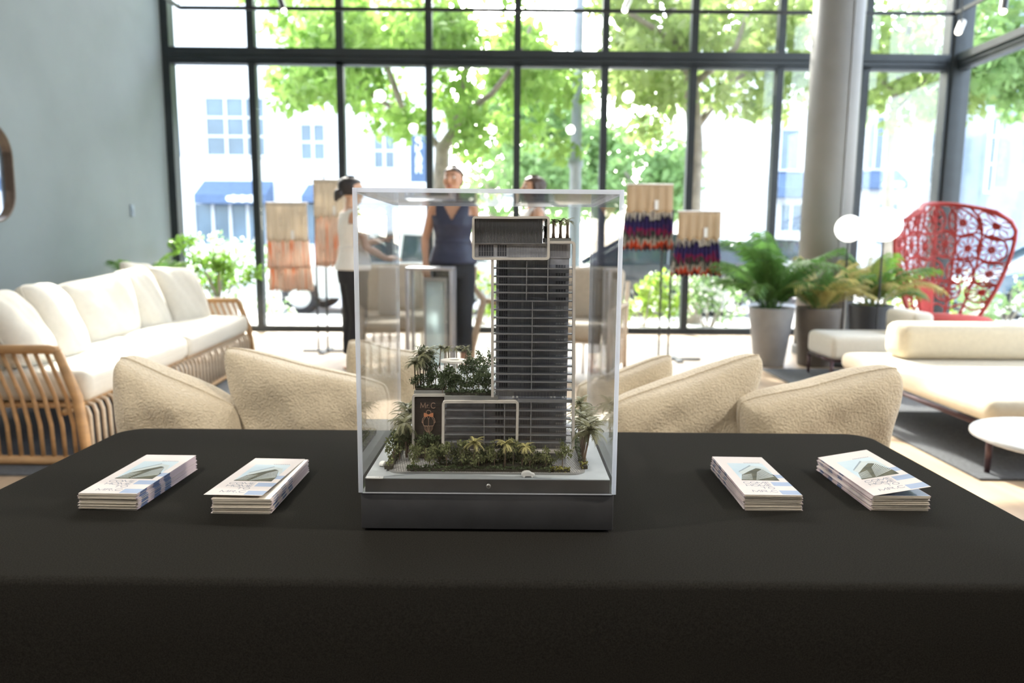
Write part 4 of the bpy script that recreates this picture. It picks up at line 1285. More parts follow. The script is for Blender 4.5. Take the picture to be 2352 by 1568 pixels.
def cover(parent, z0, shift=(0, 0), rot=0.0, lift=0.0, pitch=0.0):
    """printed front panel; u runs right, v from the far end towards the camera"""
    W, L = BW, BL
    bm = MB().bbox(0, W, -L / 2, L / 2, 0, 0.0003)
    co = bm.build('cover', M_cover, parent)
    co.location = (-W / 2 + shift[0], shift[1], z0 + abs(math.sin(pitch)) * L / 2)
    co.rotation_euler = (pitch, -lift, rot)
    def poly(pts, lvl, mb):
        q = [(u * W, L / 2 - v * L) for u, v in pts]
        a = sum(q[i][0] * q[(i + 1) % len(q)][1] - q[(i + 1) % len(q)][0] * q[i][1] for i in range(len(q)))
        if a < 0: q = q[::-1]
        mb.prism(q, 0.0003 + lvl * 0.00004, 0.0003 + lvl * 0.00004 + 0.00004)
    mb = MB(); poly([(0.18, 0.19), (0.87, 0.19), (0.87, 0.655), (0.18, 0.655)], 0, mb); mb.build('printed_photo', M_psky, co)
    mb = MB(); poly([(0.28, 0.50), (0.66, 0.325), (0.76, 0.35), (0.87, 0.56), (0.87, 0.655), (0.18, 0.655), (0.18, 0.645)], 1, mb); mb.build('printed_building', M_pdark, co)
    mb = MB(); poly([(0.25, 0.44), (0.60, 0.26), (0.67, 0.31), (0.29, 0.505)], 2, mb); poly([(0.60, 0.26), (0.80, 0.30), (0.87, 0.42), (0.87, 0.47), (0.76, 0.36), (0.66, 0.315)], 2, mb)
    poly([(0.27, 0.425), (0.60, 0.25), (0.62, 0.265), (0.275, 0.445)], 3, MB())
    for k in range(10):
        s = k / 10
        a = (0.76 + 0.11 * s * 0.9, 0.355 + 0.20 * s)
        poly([(a[0], a[1]), (a[0] + 0.006, a[1] + 0.010), (0.60 - 0.16 * s, 0.44 + 0.215 * s + 0.006), (0.60 - 0.16 * s, 0.44 + 0.215 * s)], 2, mb)
    for k in range(7):
        s = k / 7
        poly([(0.27 - 0.09 * s, 0.52 + 0.12 * s), (0.27 - 0.09 * s, 0.527 + 0.12 * s), (0.47 - 0.08 * s, 0.49 + 0.16 * s), (0.47 - 0.08 * s, 0.485 + 0.16 * s)], 2, mb)
    mb.build('printed_building_lines', M_plite, co)
    mb = MB(); poly([(0.27, 0.42), (0.59, 0.245), (0.605, 0.262), (0.262, 0.442)], 3, mb); mb.build('printed_roof_shade', M_pslate, co)
    for blk in ([(0.82, 0.50), (1, 0.50), (1, 0.59), (0.87, 0.59), (0.87, 0.56)], [(0.67, 0.69), (1, 0.69), (1, 0.785), (0.67, 0.785)], [(0.67, 0.89), (1, 0.89), (1, 0.985), (0.67, 0.985)]):
        mb = MB(); poly(blk, 0, mb); mb.build('printed_blue_block', M_pblue, co)
    tx = MB()
    for word, v, ul in (('COME', 0.735, 0.20), ('HOME', 0.797, 0.19), ('TO', 0.858, 0.41), ('MR.C', 0.935, 0.24)):
        t2 = MB()
        lw = {'COME': 0.108, 'HOME': 0.108, 'TO': 0.110, 'MR.C': 0.112}[word]
        strokes(t2, word, 0.64 * W, L / 2 - v * L, 0.043 * L, lw * W, 0.013 * W, 0.0014, 0, 1, right=True)
        tx.add([(p[0], p[2], 0.0003 + 0.00004 * (1 if p[1] < 0.5 else 0)) for p in t2.v], t2.f)
    tx.build('printed_words', M_ptext, co)
    sm = MB()
    for k in range(9):
        poly([(0.52 + k * 0.036, 0.172), (0.545 + k * 0.036, 0.172), (0.545 + k * 0.036, 0.184), (0.52 + k * 0.036, 0.184)], 0, sm)
    sm.build('printed_small_line', M_ptext, co)
    return co

def stack(corner_l, corner_r, n, seed, mats, top_label, rest_label, group, cov):
    r = random.Random(seed)
    a, b = atz(*corner_l, TT), atz(*corner_r, TT)
    d = (b - a); ang = math.atan2(d.y, d.x)
    fwd = Vector((-math.sin(ang), math.cos(ang), 0))
    c = (a + b) / 2 + fwd * BL / 2
    for k in range(n):
        top = k == n - 1
        o = thing('brochure', top_label, 'brochure') if top else link_mesh('brochure', r.choice(mats))
        j = 0.0016 if k < n - 1 else 0.0008
        o.location = (c.x + r.uniform(-j, j), c.y + r.uniform(-j, j), TT + 0.0002 + k * BTH)
        o.rotation_euler = (0, 0, ang + r.uniform(-0.012, 0.012))
        if top:
            link_mesh('folded_sheet', mats[0], None, o)
            if cov.get('lift'):
                MB().bbox(-BW / 2 + 0.001, BW / 2 - 0.001, -BL / 2 + 0.001, BL / 2 - 0.001, 0.00123, 0.00130).build('inner_panel', M_navy_panel, o)
            cover(o, 0.00136, **cov)
        else:
            tag(o, rest_label, 'brochure', group)
A_, B_, C_ = bro_meshes
stack((181, 1170), (316, 1172), 20, 1, [A_], 'uppermost folded brochure of the leftmost stack on the black cloth', 'brochure lower down in the leftmost stack', 'brochures stacked at the far left', dict())
stack((487, 1179), (624, 1180), 18, 2, [A_, A_, C_], 'skewed uppermost brochure of the stack left of the plinth', 'brochure lower down in the stack just left of the plinth', 'brochures stacked left of the plinth', dict(shift=(-0.010, 0.004), rot=-0.03, pitch=-0.022))
stack((1710, 1171), (1840, 1173), 19, 3, [B_, C_, B_], 'flat uppermost brochure of the stack right of the plinth', 'brochure lower down in the stack just right of the plinth', 'brochures stacked right of the plinth', dict())
stack((2001, 1173), (2133, 1174), 19, 4, [B_, C_, C_], 'uppermost brochure with lifted cover on the rightmost stack', 'brochure lower down in the rightmost stack', 'brochures stacked at the far right', dict(lift=0.17))

# ------------------------------------------------------------------ soft furniture
M_boucle = mat('beige_boucle', (0.50, 0.425, 0.31), 0.95, 0, 0.10, 120, 1.0, 170, sheen=0.3)
M_ivory = mat('ivory_cushion_cloth', (0.66, 0.62, 0.54), 0.9, 0, 0.03, 40, 0.25, 500, sheen=0.2)
M_cream_up = mat('cream_upholstery', (0.72, 0.64, 0.49), 0.9, 0, 0.04, 40, 0.25, 500, sheen=0.2)
M_teak = mat('honey_teak', (0.46, 0.27, 0.125), 0.5, 0, 0.18, 6, 0.1, 60, stretch=(1, 1, 4))
M_beech = mat('pale_beech', (0.62, 0.50, 0.37), 0.5, 0, 0.12, 8, stretch=(1, 1, 4))
M_plum_metal = mat('plum_brown_metal', (0.075, 0.04, 0.045), 0.35, 0.4, 0.1, 10)

def qpillow(name, corners, t, m, label, group=None, seed=0, pinch=0.12, p_edge=0.5, wr=0.012, n=24, seam=True):
    """stuffed cushion between four corner points (TL, TR, BR, BL)"""
    r = random.Random(seed)
    TL, TR, BR, BL = [Vector(c) for c in corners]
    c0 = (TL + TR + BR + BL) / 4
    mb = MB()
    superpillow(mb, 2, 2, 2, n, n, pinch, r, 0.0, p_edge)
    ph, ph2 = r.uniform(0, 6), r.uniform(0, 6)
    nrm = ((TR - TL).cross(TL - BL)).normalized()
    out = []
    for (x, y, z) in mb.v:
        a, b = (x + 1) / 2, (y + 1) / 2
        p = (BL * (1 - a) + BR * a) * (1 - b) + (TL * (1 - a) + TR * a) * b
        e = max(0.0, 1 - min(1, abs(x)) ** 3) * max(0.0, 1 - min(1, abs(y)) ** 3)
        d = z * t / 2 + wr * e ** 0.5 * (1 if z > 0 else -1) * (0.5 * math.sin(4.5 * x + 3 * y + ph) + 0.4 * math.sin(8 * y - 5 * x + ph2) + 0.25 * math.sin(15 * x + 6 * y + ph2))
        out.append(tuple(p + nrm * d - c0))
    mb.v = out
    zmin = min(v[2] for v in out)
    root = thing(name, label, 'cushion', c0 + Vector((0, 0, zmin)), group=group)
    mb.v = [(v[0], v[1], v[2] - zmin) for v in mb.v]
    o = mb.build('cover', m, root, smooth=True, sub=1)
    if seam:
        pts = []
        for i in range(n): pts.append(i)
        W = n + 1
        idx = [i for i in range(n)] + [n + W * j for j in range(n)] + [n * W + n - i for i in range(n)] + [W * (n - j) for j in range(n)]
        MB().tube([mb.v[k] for k in idx], 0.0035, 5, closed=True).build('seam', m, root, smooth=True)
    return root

# backless-looking bench sofa directly behind the table, its back below the table top
bs = thing('bench_sofa', 'beige sofa standing directly behind the black table and carrying its pillows', 'sofa', (-0.03, 2.2, 0), world=True)
MB().bbox(-0.86, 0.80, 1.78, 1.92, 0.10, 0.28).build('base', M_boucle, bs, bevel=0.03, seg=3)
MB().bbox(-1.10, 1.04, 1.93, 2.72, 0.10, 0.28).build('base', M_boucle, bs, bevel=0.03, seg=3)
MB().bbox(-0.86, 0.80, 1.73, 1.85, 0.10, 0.64).build('backrest', M_boucle, bs, bevel=0.04, seg=3)
for i in range(3):
    MB().bbox(-1.09 + 0.71 * i, -0.385 + 0.71 * i, 1.93, 2.74, 0.285, 0.44).build('seat_cushion', M_boucle, bs, bevel=0.05, seg=4)
for x in (-1.05, 0.98):
    for y in (1.98, 2.64):
        MB().lathe([(0.018, 0.0), (0.025, 0.10)], 12, (x, y, 0)).build('leg', M_plum_metal, bs)
PG = 'beige pillows behind the black table'
def fp(c, d, label, seed, t=0.17):
    (a, b, cc, dd), (da, db, dc, ddd) = c, d
    qpillow('throw_pillow', [at(a[0], a[1], da), at(b[0], b[1], db), at(cc[0], cc[1], dc), at(dd[0], dd[1], ddd)], t, M_boucle, label, PG, seed, 0.10, 0.27, 0.012)
fp(((268, 806), (545, 930), (610, 1110), (300, 1120)), (1.93, 1.95, 2.0, 2.0), 'leftmost beige pillow leaning behind the black table', 1, 0.20)
fp(((508, 786), (893, 880), (905, 1120), (600, 1120)), (2.02, 1.96, 2.0, 2.02), 'wide beige pillow just left of the acrylic case, high left corner', 2, 0.17)
fp(((796, 772), (985, 815), (1000, 1060), (800, 1060)), (2.38, 2.38, 2.42, 2.42), 'beige pillow half seen through the left pane of the acrylic case', 3, 0.16)
fp(((1322, 885), (1548, 806), (1520, 1060), (1330, 1060)), (2.38, 2.38, 2.42, 2.42), 'beige pillow farther back, just right of the acrylic case', 4, 0.16)
fp(((1395, 925), (1757, 800), (1660, 1120), (1400, 1120)), (1.95, 2.02, 2.02, 2.0), 'wide beige pillow right of the acrylic case, high right corner', 5, 0.17)
fp(((1692, 920), (2072, 832), (2000, 1120), (1690, 1120)), (1.90, 1.95, 2.0, 1.98), 'rightmost beige pillow leaning behind the black table', 6, 0.17)

# slatted sofa at the left
sf = thing('slatted_sofa', 'honey wood slatted sofa with ivory cushions along the grey wall at the left', 'sofa', (-2.8, 5.2, 0.012), world=True)
xf0, xf1, y0s, y1s = -2.15, -2.40, 3.60, 6.70
def front_x(y): return xf0 + (xf1 - xf0) * (y - y0s) / (y1s - y0s)
def arm(y):
    xf = front_x(y)
    xb = xf - 1.05
    fz = 0.014
    MB().tube([(xf, y, fz), (xf - 0.012, y, 0.20), (xf - 0.03, y, 0.36), (xf - 0.115, y, 0.60)], [0.026, 0.027, 0.026, 0.024], 10).build('arm_post', M_teak, sf, smooth=True)
    MB().tube([(xf - 0.115, y, 0.60), (xf - 0.16, y, 0.605), (xb - 0.1, y, 0.595)], 0.023, 10).build('arm_rail', M_teak, sf, smooth=True)
    MB().tube([(xf, y, 0.036), (xb, y, 0.036)], 0.024, 10).build('bottom_rail', M_teak, sf, smooth=True)
    MB().tube([(xb, y, fz), (xb, y, 0.36), (xb - 0.1, y, 0.60)], 0.024, 10).build('arm_post', M_teak, sf, smooth=True)
    k = 0
    x = xf - 0.055
    while x > xb + 0.04:
        MB().tube([(x, y, 0.05), (x - 0.005, y, 0.22), (x - 0.03, y, 0.36), (x - 0.115, y, 0.59)], 0.0105, 8).build('arm_slat', M_teak, sf, smooth=True)
        x -= 0.056
        k += 1
arm(y0s); arm(y1s)
yy = y0s + 0.09
rod_mesh = MB().tube([(-0.16, 0, 0.300), (-0.05, 0, 0.302), (-0.012, 0, 0.288), (0.0, 0, 0.25), (0.004, 0, 0.05)], 0.0115, 8).mesh('front_rod', M_beech, True)
while yy < y1s - 0.05:
    o = link_mesh('front_rod', rod_mesh, None, sf)
    o.location = Vector((front_x(yy) - 0.02, yy, 0)) - WOFF[sf.name]
    yy += 0.072
MB().tube([(front_x(y0s) - 0.02, y0s, 0.036), (front_x(y1s) - 0.02, y1s, 0.036)], 0.02, 8).build('front_rail', M_teak, sf, smooth=True)
MB().tube([(front_x(y0s) - 0.10, y0s, 0.285), (front_x(y1s) - 0.10, y1s, 0.285)], 0.018, 8).build('seat_rail', M_teak, sf, smooth=True)
MB().tube([(front_x(y0s) - 1.15, y0s, 0.6), (front_x(y1s) - 1.15, y1s, 0.6)], 0.022, 8).build('back_rail', M_teak, sf, smooth=True)
for i in range(15):
    y = y0s + 0.2 + 0.19 * i
    MB().tube([(front_x(y) - 1.05, y, 0.03), (front_x(y) - 1.05, y, 0.34), (front_x(y) - 1.15, y, 0.6)], 0.011, 8).build('back_slat', M_teak, sf, smooth=True)
MB().add([(front_x(y) - dx, y, z) for z in (0.30, 0.312) for y, dx in ((y0s + 0.03, 0.06), (y1s - 0.03, 0.06), (y1s - 0.03, 1.02), (y0s + 0.03, 1.02))], [(3, 2, 1, 0), (4, 5, 6, 7), (0, 1, 5, 4), (1, 2, 6, 5), (2, 3, 7, 6), (3, 0, 4, 7)]).build('seat_deck', M_teak, sf)
for a, b, lab in ((y0s + 0.06, 5.1, 'thick ivory seat cushion at the near end of the slatted sofa'), (5.12, y1s - 0.06, 'thick ivory seat cushion at the far end of the slatted sofa')):
    mb = MB()
    fa, fb = front_x(a), front_x(b)
    root = thing('seat_cushion', lab, 'cushion', ((fa + fb) / 2 - 0.52, (a + b) / 2, 0.3125), math.atan2(fa - fb, b - a))
    w, d = 1.0, b - a
    mb.bbox(-w / 2, w / 2, -d / 2, d / 2, 0, 0.165)
    mb.build('cover', M_ivory, root, bevel=0.055, seg=4)
    MB().tube([(w / 2 - 0.004, -d / 2 + 0.06, 0.085), (w / 2 - 0.004, d / 2 - 0.06, 0.085)], 0.005, 6).build('piping', M_ivory, root)
CG = 'ivory back cushions of the slatted sofa'
def bc(c, d, lab, seed, t=0.24):
    qpillow('back_cushion', [at(c[i][0], c[i][1], d[i]) for i in range(4)], t, M_ivory, lab, CG, seed, 0.05, 0.40, 0.010)
bc(((-75, 680), (2, 668), (125, 838), (40, 838)), (3.62, 4.02, 4.05, 3.66), 'ivory back cushion cut by the left edge, nearest the slatted arm', 11)
bc(((42, 655), (105, 648), (200, 822), (118, 838)), (4.02, 4.5, 4.5, 4.08), 'second ivory back cushion from the slatted arm, tilted edge-on', 12, 0.23)
bc(((120, 655), (285, 622), (318, 775), (200, 800)), (4.7, 5.55, 5.6, 4.75), 'widest ivory back cushion, in the middle of the slatted sofa', 13, 0.22)
bc(((255, 625), (328, 608), (396, 762), (315, 775)), (5.55, 6.0, 6.05, 5.62), 'slim ivory back cushion right of the widest one', 14, 0.2)
bc(((335, 612), (438, 616), (486, 744), (398, 758)), (6.1, 6.62, 6.58, 6.1), 'ivory back cushion at the far end before the leafy plants', 15, 0.2)
bc(((272, 600), (345, 606), (390, 725), (330, 730)), (6.35, 6.7, 6.75, 6.4), 'ivory back cushion mostly hidden behind the slim one', 16, 0.14)

# daybed at the right
db = thing('daybed', 'low cream daybed with dark metal legs at the right', 'sofa', (3.4, 4.5, 0.012), world=True)
MB().bbox(2.38, 4.6, 3.56, 5.25, 0.265, 0.385).build('seat_cushion', M_cream_up, db, bevel=0.05, seg=4)
MB().bbox(2.62, 4.5, 4.86, 5.14, 0.386, 0.63).build('bolster', M_cream_up, db, bevel=0.07, seg=4)
fr = MB()
for a, b in (((2.40, 3.58), (2.40, 5.22)), ((2.40, 3.58), (4.58, 3.58)), ((2.40, 5.22), (4.58, 5.22)), ((4.58, 3.58), (4.58, 5.22))):
    fr.tube([(a[0], a[1], 0.25), (b[0], b[1], 0.25)], 0.014, 8)
fr.build('frame', M_plum_metal, db, smooth=True)
for x in (2.42, 4.56):
    for y in (3.60, 5.20):
        MB().tube([(x, y, 0.0125), (x, y, 0.25)], [0.013, 0.019], 10).build('leg', M_plum_metal, db, smooth=True)
ot = thing('ottoman', 'cream ottoman with a low back standing beyond the daybed', 'ottoman', (3.3, 6.3, 0.012), world=True)
MB().bbox(2.66, 4.0, 6.02, 6.55, 0.20, 0.40).build('seat_cushion', M_ivory, ot, bevel=0.05, seg=4)
MB().bbox(3.34, 3.52, 6.05, 6.54, 0.401, 0.60).build('backrest', M_ivory, ot, bevel=0.05, seg=4)
fr = MB()
for a, b in (((2.68, 6.05), (3.98, 6.05)), ((2.68, 6.52), (3.98, 6.52)), ((2.68, 6.05), (2.68, 6.52)), ((3.98, 6.05), (3.98, 6.52))):
    fr.tube([(a[0], a[1], 0.19), (b[0], b[1], 0.19)], 0.013, 8)
fr.build('frame', M_plum_metal, ot, smooth=True)
for x in (2.68, 3.98):
    for y in (6.05, 6.52):
        MB().tube([(x, y, 0.0125), (x, y, 0.19)], [0.012, 0.016], 10).build('leg', M_plum_metal, ot, smooth=True)
# round side table
M_marble = mat('white_table_top', (0.74, 0.75, 0.76), 0.3, 0, 0.03, 6)
st = thing('side_table', 'round white side table cut by the right edge, in front of the daybed', 'table', (2.21, 2.80, 0))
MB().lathe([(0.0, 0.385), (0.335, 0.385), (0.35, 0.392), (0.35, 0.402), (0.345, 0.408), (0.0, 0.408)], 48, caps=False).build('top', M_marble, st, smooth=False)
MB().lathe([(0.16, 0.0), (0.16, 0.012), (0.03, 0.02), (0.022, 0.05), (0.022, 0.37), (0.06, 0.384)], 24).build('pedestal', M_plum_metal, st, smooth=True)

# red openwork armchair
M_red = mat('red_lacquered_cane', (0.36, 0.03, 0.025), 0.45, 0, 0.15, 12)
M_redcloth = mat('red_seat_cloth', (0.50, 0.07, 0.06), 0.85, 0, 0.08, 30, 0.2, 300)
rc = thing('openwork_armchair', 'tall red openwork armchair with a flared floral back by the corner', 'chair', (4.56, 7.5, 0))
def RS(u, v):
    """the flared back as a curved sheet: u across (-1..1), v up (0..1)"""
    w = 0.33 + (0.62 - 0.33) * (math.sin(min(v, 0.82) / 0.82 * PI / 2) ** 0.9)
    if v > 0.80: w *= math.sqrt(max(0.0, 1 - ((v - 0.80) / 0.2) ** 2 * 0.62))
    top = 1.60 - 0.10 * abs(u) ** 2.4
    z = 0.36 + (top - 0.36) * v
    y = 0.42 - 0.42 * abs(u) ** 2.0 * (0.55 + 0.45 * v) + 0.10 * v
    return Vector((u * w, y, z))
rim = [RS(-1, v / 12) for v in range(13)] + [RS(u / 8, 1) for u in range(-7, 8)] + [RS(1, v / 12) for v in range(12, -1, -1)]
MB().tube(rim, 0.022, 8).build('rim', M_red, rc, smooth=True)
rngf = random.Random(9)
def motif(u0, v0, ru, rv, petals, a0):
    mb = MB()
    C = lambda a, r: RS(max(-1, min(1, u0 + ru * r * math.cos(a))), max(0, min(1, v0 + rv * r * math.sin(a))))
    mb.tube([C(2 * PI * i / 18, 1) for i in range(18)], 0.012, 5, closed=True)
    mb.tube([C(2 * PI * i / 8, 0.16) for i in range(8)], 0.02, 5, closed=True)
    for k in range(petals):
        a = a0 + 2 * PI * k / petals
        mb.tube([C(a, 0.16), C(a - 0.36, 0.62), C(a, 1.0), C(a + 0.36, 0.62)], 0.0105, 4, closed=True)
    mb.build('flower_motif', M_red, rc, smooth=True)
for row, (v0, n, rv) in enumerate(((0.86, 5, 0.125), (0.64, 6, 0.12), (0.43, 5, 0.11), (0.24, 4, 0.09))):
    for i in range(n):
        motif(-0.82 + 1.64 * i / (n - 1) + rngf.uniform(-0.03, 0.03), v0 + rngf.uniform(-0.02, 0.02), 0.88 / n * 1.12, rv, rngf.choice((5, 6, 7)), rngf.uniform(0, 3))
for v in (0.12, 0.33, 0.54, 0.75):
    MB().tube([RS(u / 10, v + 0.02 * math.sin(u * 1.3)) for u in range(-10, 11)], 0.012, 6).build('cross_cane', M_red, rc, smooth=True)
for u in (-0.66, -0.33, 0.0, 0.33, 0.66):
    MB().tube([RS(u, v / 10) for v in range(11)], 0.013, 6).build('upright_cane', M_red, rc, smooth=True)
pan = MB()
vs, fs = [], []
for j in range(9):
    for i in range(9):
        p_ = RS(-0.52 + 0.44 * i / 8, 0.02 + 0.30 * j / 8); vs.append(p_ - Vector((0, 0.03, 0)))
for j in range(9):
    for i in range(9):
        p_ = RS(-0.52 + 0.44 * i / 8, 0.02 + 0.30 * j / 8); vs.append(p_ - Vector((0, 0.075, 0)))
for j in range(8):
    for i in range(8):
        a = j * 9 + i
        fs += [(a, a + 1, a + 10, a + 9), (81 + a, 81 + a + 9, 81 + a + 10, 81 + a + 1)]
for k in range(8):
    for a, b in ((k, k + 1), (72 + k + 1, 72 + k), ((k + 1) * 9, k * 9), (k * 9 + 8, (k + 1) * 9 + 8)):
        fs.append((a, b, 81 + b, 81 + a))
pan.add(vs, fs)
pan.build('back_pad', M_redcloth, rc, smooth=True)
MB().lathe([(0.0, 0.33), (0.36, 0.33), (0.38, 0.36), (0.38, 0.40), (0.34, 0.43), (0.0, 0.44)], 32, (0, 0.08, 0), caps=False).build('seat', M_redcloth, rc, smooth=True)
for k in range(10):
    a = 2 * PI * k / 10
    MB().tube([(0.34 * math.cos(a), 0.08 + 0.34 * math.sin(a), 0.34), (0.22 * math.cos(a), 0.08 + 0.22 * math.sin(a), 0.18), (0.33 * math.cos(a), 0.08 + 0.33 * math.sin(a), 0.0)], 0.012, 6).build('leg_cane', M_red, rc, smooth=True)
MB().tube([(0.33 * math.cos(2 * PI * k / 24), 0.08 + 0.33 * math.sin(2 * PI * k / 24), 0.012) for k in range(24)], 0.012, 6, closed=True).build('base_ring', M_red, rc, smooth=True)

# globe lamps
M_globe = mat('lit_opal_globe', (0.9, 0.9, 0.88), 0.3, 0, 0.01, 3, emit=((1.0, 0.97, 0.92), 2.2))
def globe(px, py, rpx, d, label):
    c = at(px, py, d); r = rpx / F_PX * d
    t = thing('globe_lamp', label, 'lamp', (c.x, d, 0), group='globe floor lamps near the column')
    MB().ball((0, 0, c.z), r, 24, 16).build('globe', M_globe, t, smooth=True)
    MB().tube([(0, 0, 0.02), (0, 0, c.z - r * 0.96)], 0.010, 8).build('stem', M_dark_metal, t)
    MB().lathe([(0.13, 0.0), (0.13, 0.018), (0.02, 0.03)], 24).build('base', M_dark_metal, t, smooth=True)
globe(1950, 525, 30, 6.95, 'smaller lit white globe floor lamp beside the grey column')
globe(2031, 516, 38, 6.90, 'larger lit white globe floor lamp left of the red chair')

# ------------------------------------------------------------------ plants
M_pot_grey = mat('grey_planter_clay', (0.27, 0.26, 0.26), 0.7, 0, 0.08, 12, 0.1, 80)
M_pot_brown = mat('dark_taupe_planter', (0.13, 0.11, 0.095), 0.7, 0, 0.1, 12, 0.1, 80)
M_pot_black = mat('black_planter', (0.045, 0.045, 0.05), 0.6, 0, 0.1, 12, 0.1, 80)
M_pot_white = mat('white_planter', (0.78, 0.78, 0.76), 0.6, 0, 0.03, 12)
M_frond = mat('palm_frond_green', (0.085, 0.19, 0.045), 0.45, 0, 0.25, 6, trans=0.4)
M_frond_y = mat('yellowing_fern_frond', (0.46, 0.40, 0.14), 0.5, 0, 0.25, 6, trans=0.4)
M_frond_l = mat('fresh_green_frond', (0.17, 0.33, 0.05), 0.45, 0, 0.25, 6, trans=0.5)
def frond_mesh(seed, m, leaf=0.20, droop=1.3, pairs=20, w=0.034):
    """unit-length feathered frond arching outwards along +x"""
    r = random.Random(seed)
    mb = MB()
    pts = [Vector((0, 0, 0))]
    n = 14
    for k in range(1, n + 1):
        e = 1.25 - droop * (k / n) ** 1.3
        pts.append(pts[-1] + Vector((math.cos(e), 0, math.sin(e))) / n)
    mb.tube(pts, [0.008 * (1 - 0.8 * k / n) for k in range(n + 1)], 4)
    for k in range(pairs):
        s = 0.22 + 0.78 * k / (pairs - 1)
        f = s * n; i = min(int(f), n - 1); p = pts[i].lerp(pts[i + 1], f - i)
        d = (pts[i + 1] - pts[i]).normalized()
        L = leaf * math.sin(PI * (0.15 + 0.80 * (1 - s * 0.92))) * r.uniform(0.85, 1.1) + 0.03
        for sd in (1, -1):
            side = (Vector((0, sd, 0)) * 0.85 + d * 0.75 + Vector((0, 0, -0.25))).normalized()
            wv = d * w * 0.5
            mid = p + side * L * 0.5 + Vector((0, 0, 0.012))
            tip = p + side * L + Vector((0, 0, -L * 0.25))
            mb.add([p - wv * 0.5, p + wv * 0.5, mid + wv, tip, mid - wv], [(0, 1, 2, 4), (4, 2, 3)])
    return mb.mesh('frond', m)
FM = {k: [frond_mesh(s, m, lf, dr) for s, dr in ((1, 1.05), (2, 1.4), (3, 1.8))] for k, m, lf in (('g', M_frond, 0.20), ('y', M_frond_y, 0.22), ('l', M_frond_l, 0.22))}
def potted_palm(label, x, y, pot, pm, kinds, n, L, seed, spread=0.09, group=None, name='potted_palm'):
    r = random.Random(seed)
    t = thing(name, label, 'plant', (x, y, 0), r.uniform(0, 6), group)
    MB().lathe(pot, 32, caps=True).build('pot', pm, t, smooth=True)
    R, H = pot[-1][0], pot[-1][1]
    rim = max(p[0] for p in pot[-4:])
    MB().lathe([(0.0, H - 0.03), (rim * 0.93, H - 0.03), (rim * 0.93, H - 0.02), (0.0, H - 0.015)], 24, caps=False).build('soil', M_soil, t)
    for k in range(n):
        a = 2 * PI * k / n * 2.4 + r.uniform(-0.3, 0.3)
        o = link_mesh('frond', r.choice(FM[r.choice(kinds)]), None, t)
        o.location = (spread * math.cos(a) * r.random(), spread * math.sin(a) * r.random(), H - 0.03)
        s = L * r.uniform(0.65, 1.1)
        for f in (0.4, 0.6, 0.8):      # fronds are short where they meet the column or the wall
            qx, qy = x + f * s * math.cos(a + t.rotation_euler.z), y + f * s * math.sin(a + t.rotation_euler.z)
            if math.hypot(qx - 3.27, qy - 7.75) < 0.42 or qx < -4.15:
                s *= 0.6
        o.scale = (s, s, s)
        o.rotation_euler = (r.uniform(-0.15, 0.15), r.uniform(-0.50, 0.12), a)
    return t
pot = lambda r0, r1, h: [(r0 * 0.96, 0.0), (r0, 0.015), (r0 + (r1 - r0) * 0.5, h * 0.5), (r1, h - 0.02), (r1, h), (r1 - 0.02, h), (r1 - 0.03, h - 0.04)]
potted_palm('green palm in the tall grey tapered planter left of the column', 2.47, 6.95, pot(0.14, 0.21, 0.56), M_pot_grey, ['g'], 42, 0.84, 1)
potted_palm('yellowing drooping fern in the dark taupe planter before the column', 2.93, 6.98, pot(0.165, 0.205, 0.56), M_pot_brown, ['y', 'y', 'y', 'g'], 36, 0.60, 2)
potted_palm('green and yellow palm in the black planter right of the column', 3.62, 7.36, pot(0.16, 0.21, 0.56), M_pot_black, ['g', 'l', 'y'], 38, 0.68, 3)
potted_palm('arching green palm behind the slatted sofa against the grey wall', -3.68, 7.35, pot(0.16, 0.2, 0.5), M_pot_grey, ['g', 'g', 'l'], 36, 0.60, 4)
# leafy bush in a white pot by the left window
rng = np.random.default_rng(5)
c = at(500, 640, 8.5)
bt = thing('leafy_bush', 'light green leafy bush in a white pot before the first window bay', 'plant', (c.x, 8.5, 0))
MB().lathe(pot(0.16, 0.22, 0.46), 32).build('pot', M_pot_white, bt, smooth=True)
mb = MB()
C = []
for k in range(9):
    a = rng.uniform(0, 2 * PI); q = Vector((0.5 * rng.uniform(0.3, 1) * math.cos(a), 0.35 * math.sin(a), 0.62 + rng.uniform(0, 0.55)))
    mb.tube([(0, 0, 0.40), (q.x * 0.4, q.y * 0.4, 0.4 + (q.z - 0.4) * 0.6), tuple(q)], [0.010, 0.008, 0.004], 5)
    C.append(np.array(q))
mb.build('stems', M_bark, bt)
P = clump_points(C, [0.15] * 9, 900, rng)
stuff(link_mesh('foliage', quads_mesh('foliage', leaf_quads(P, 0.075, rng, 0.2, 0.55), M_frond_l), None, bt))

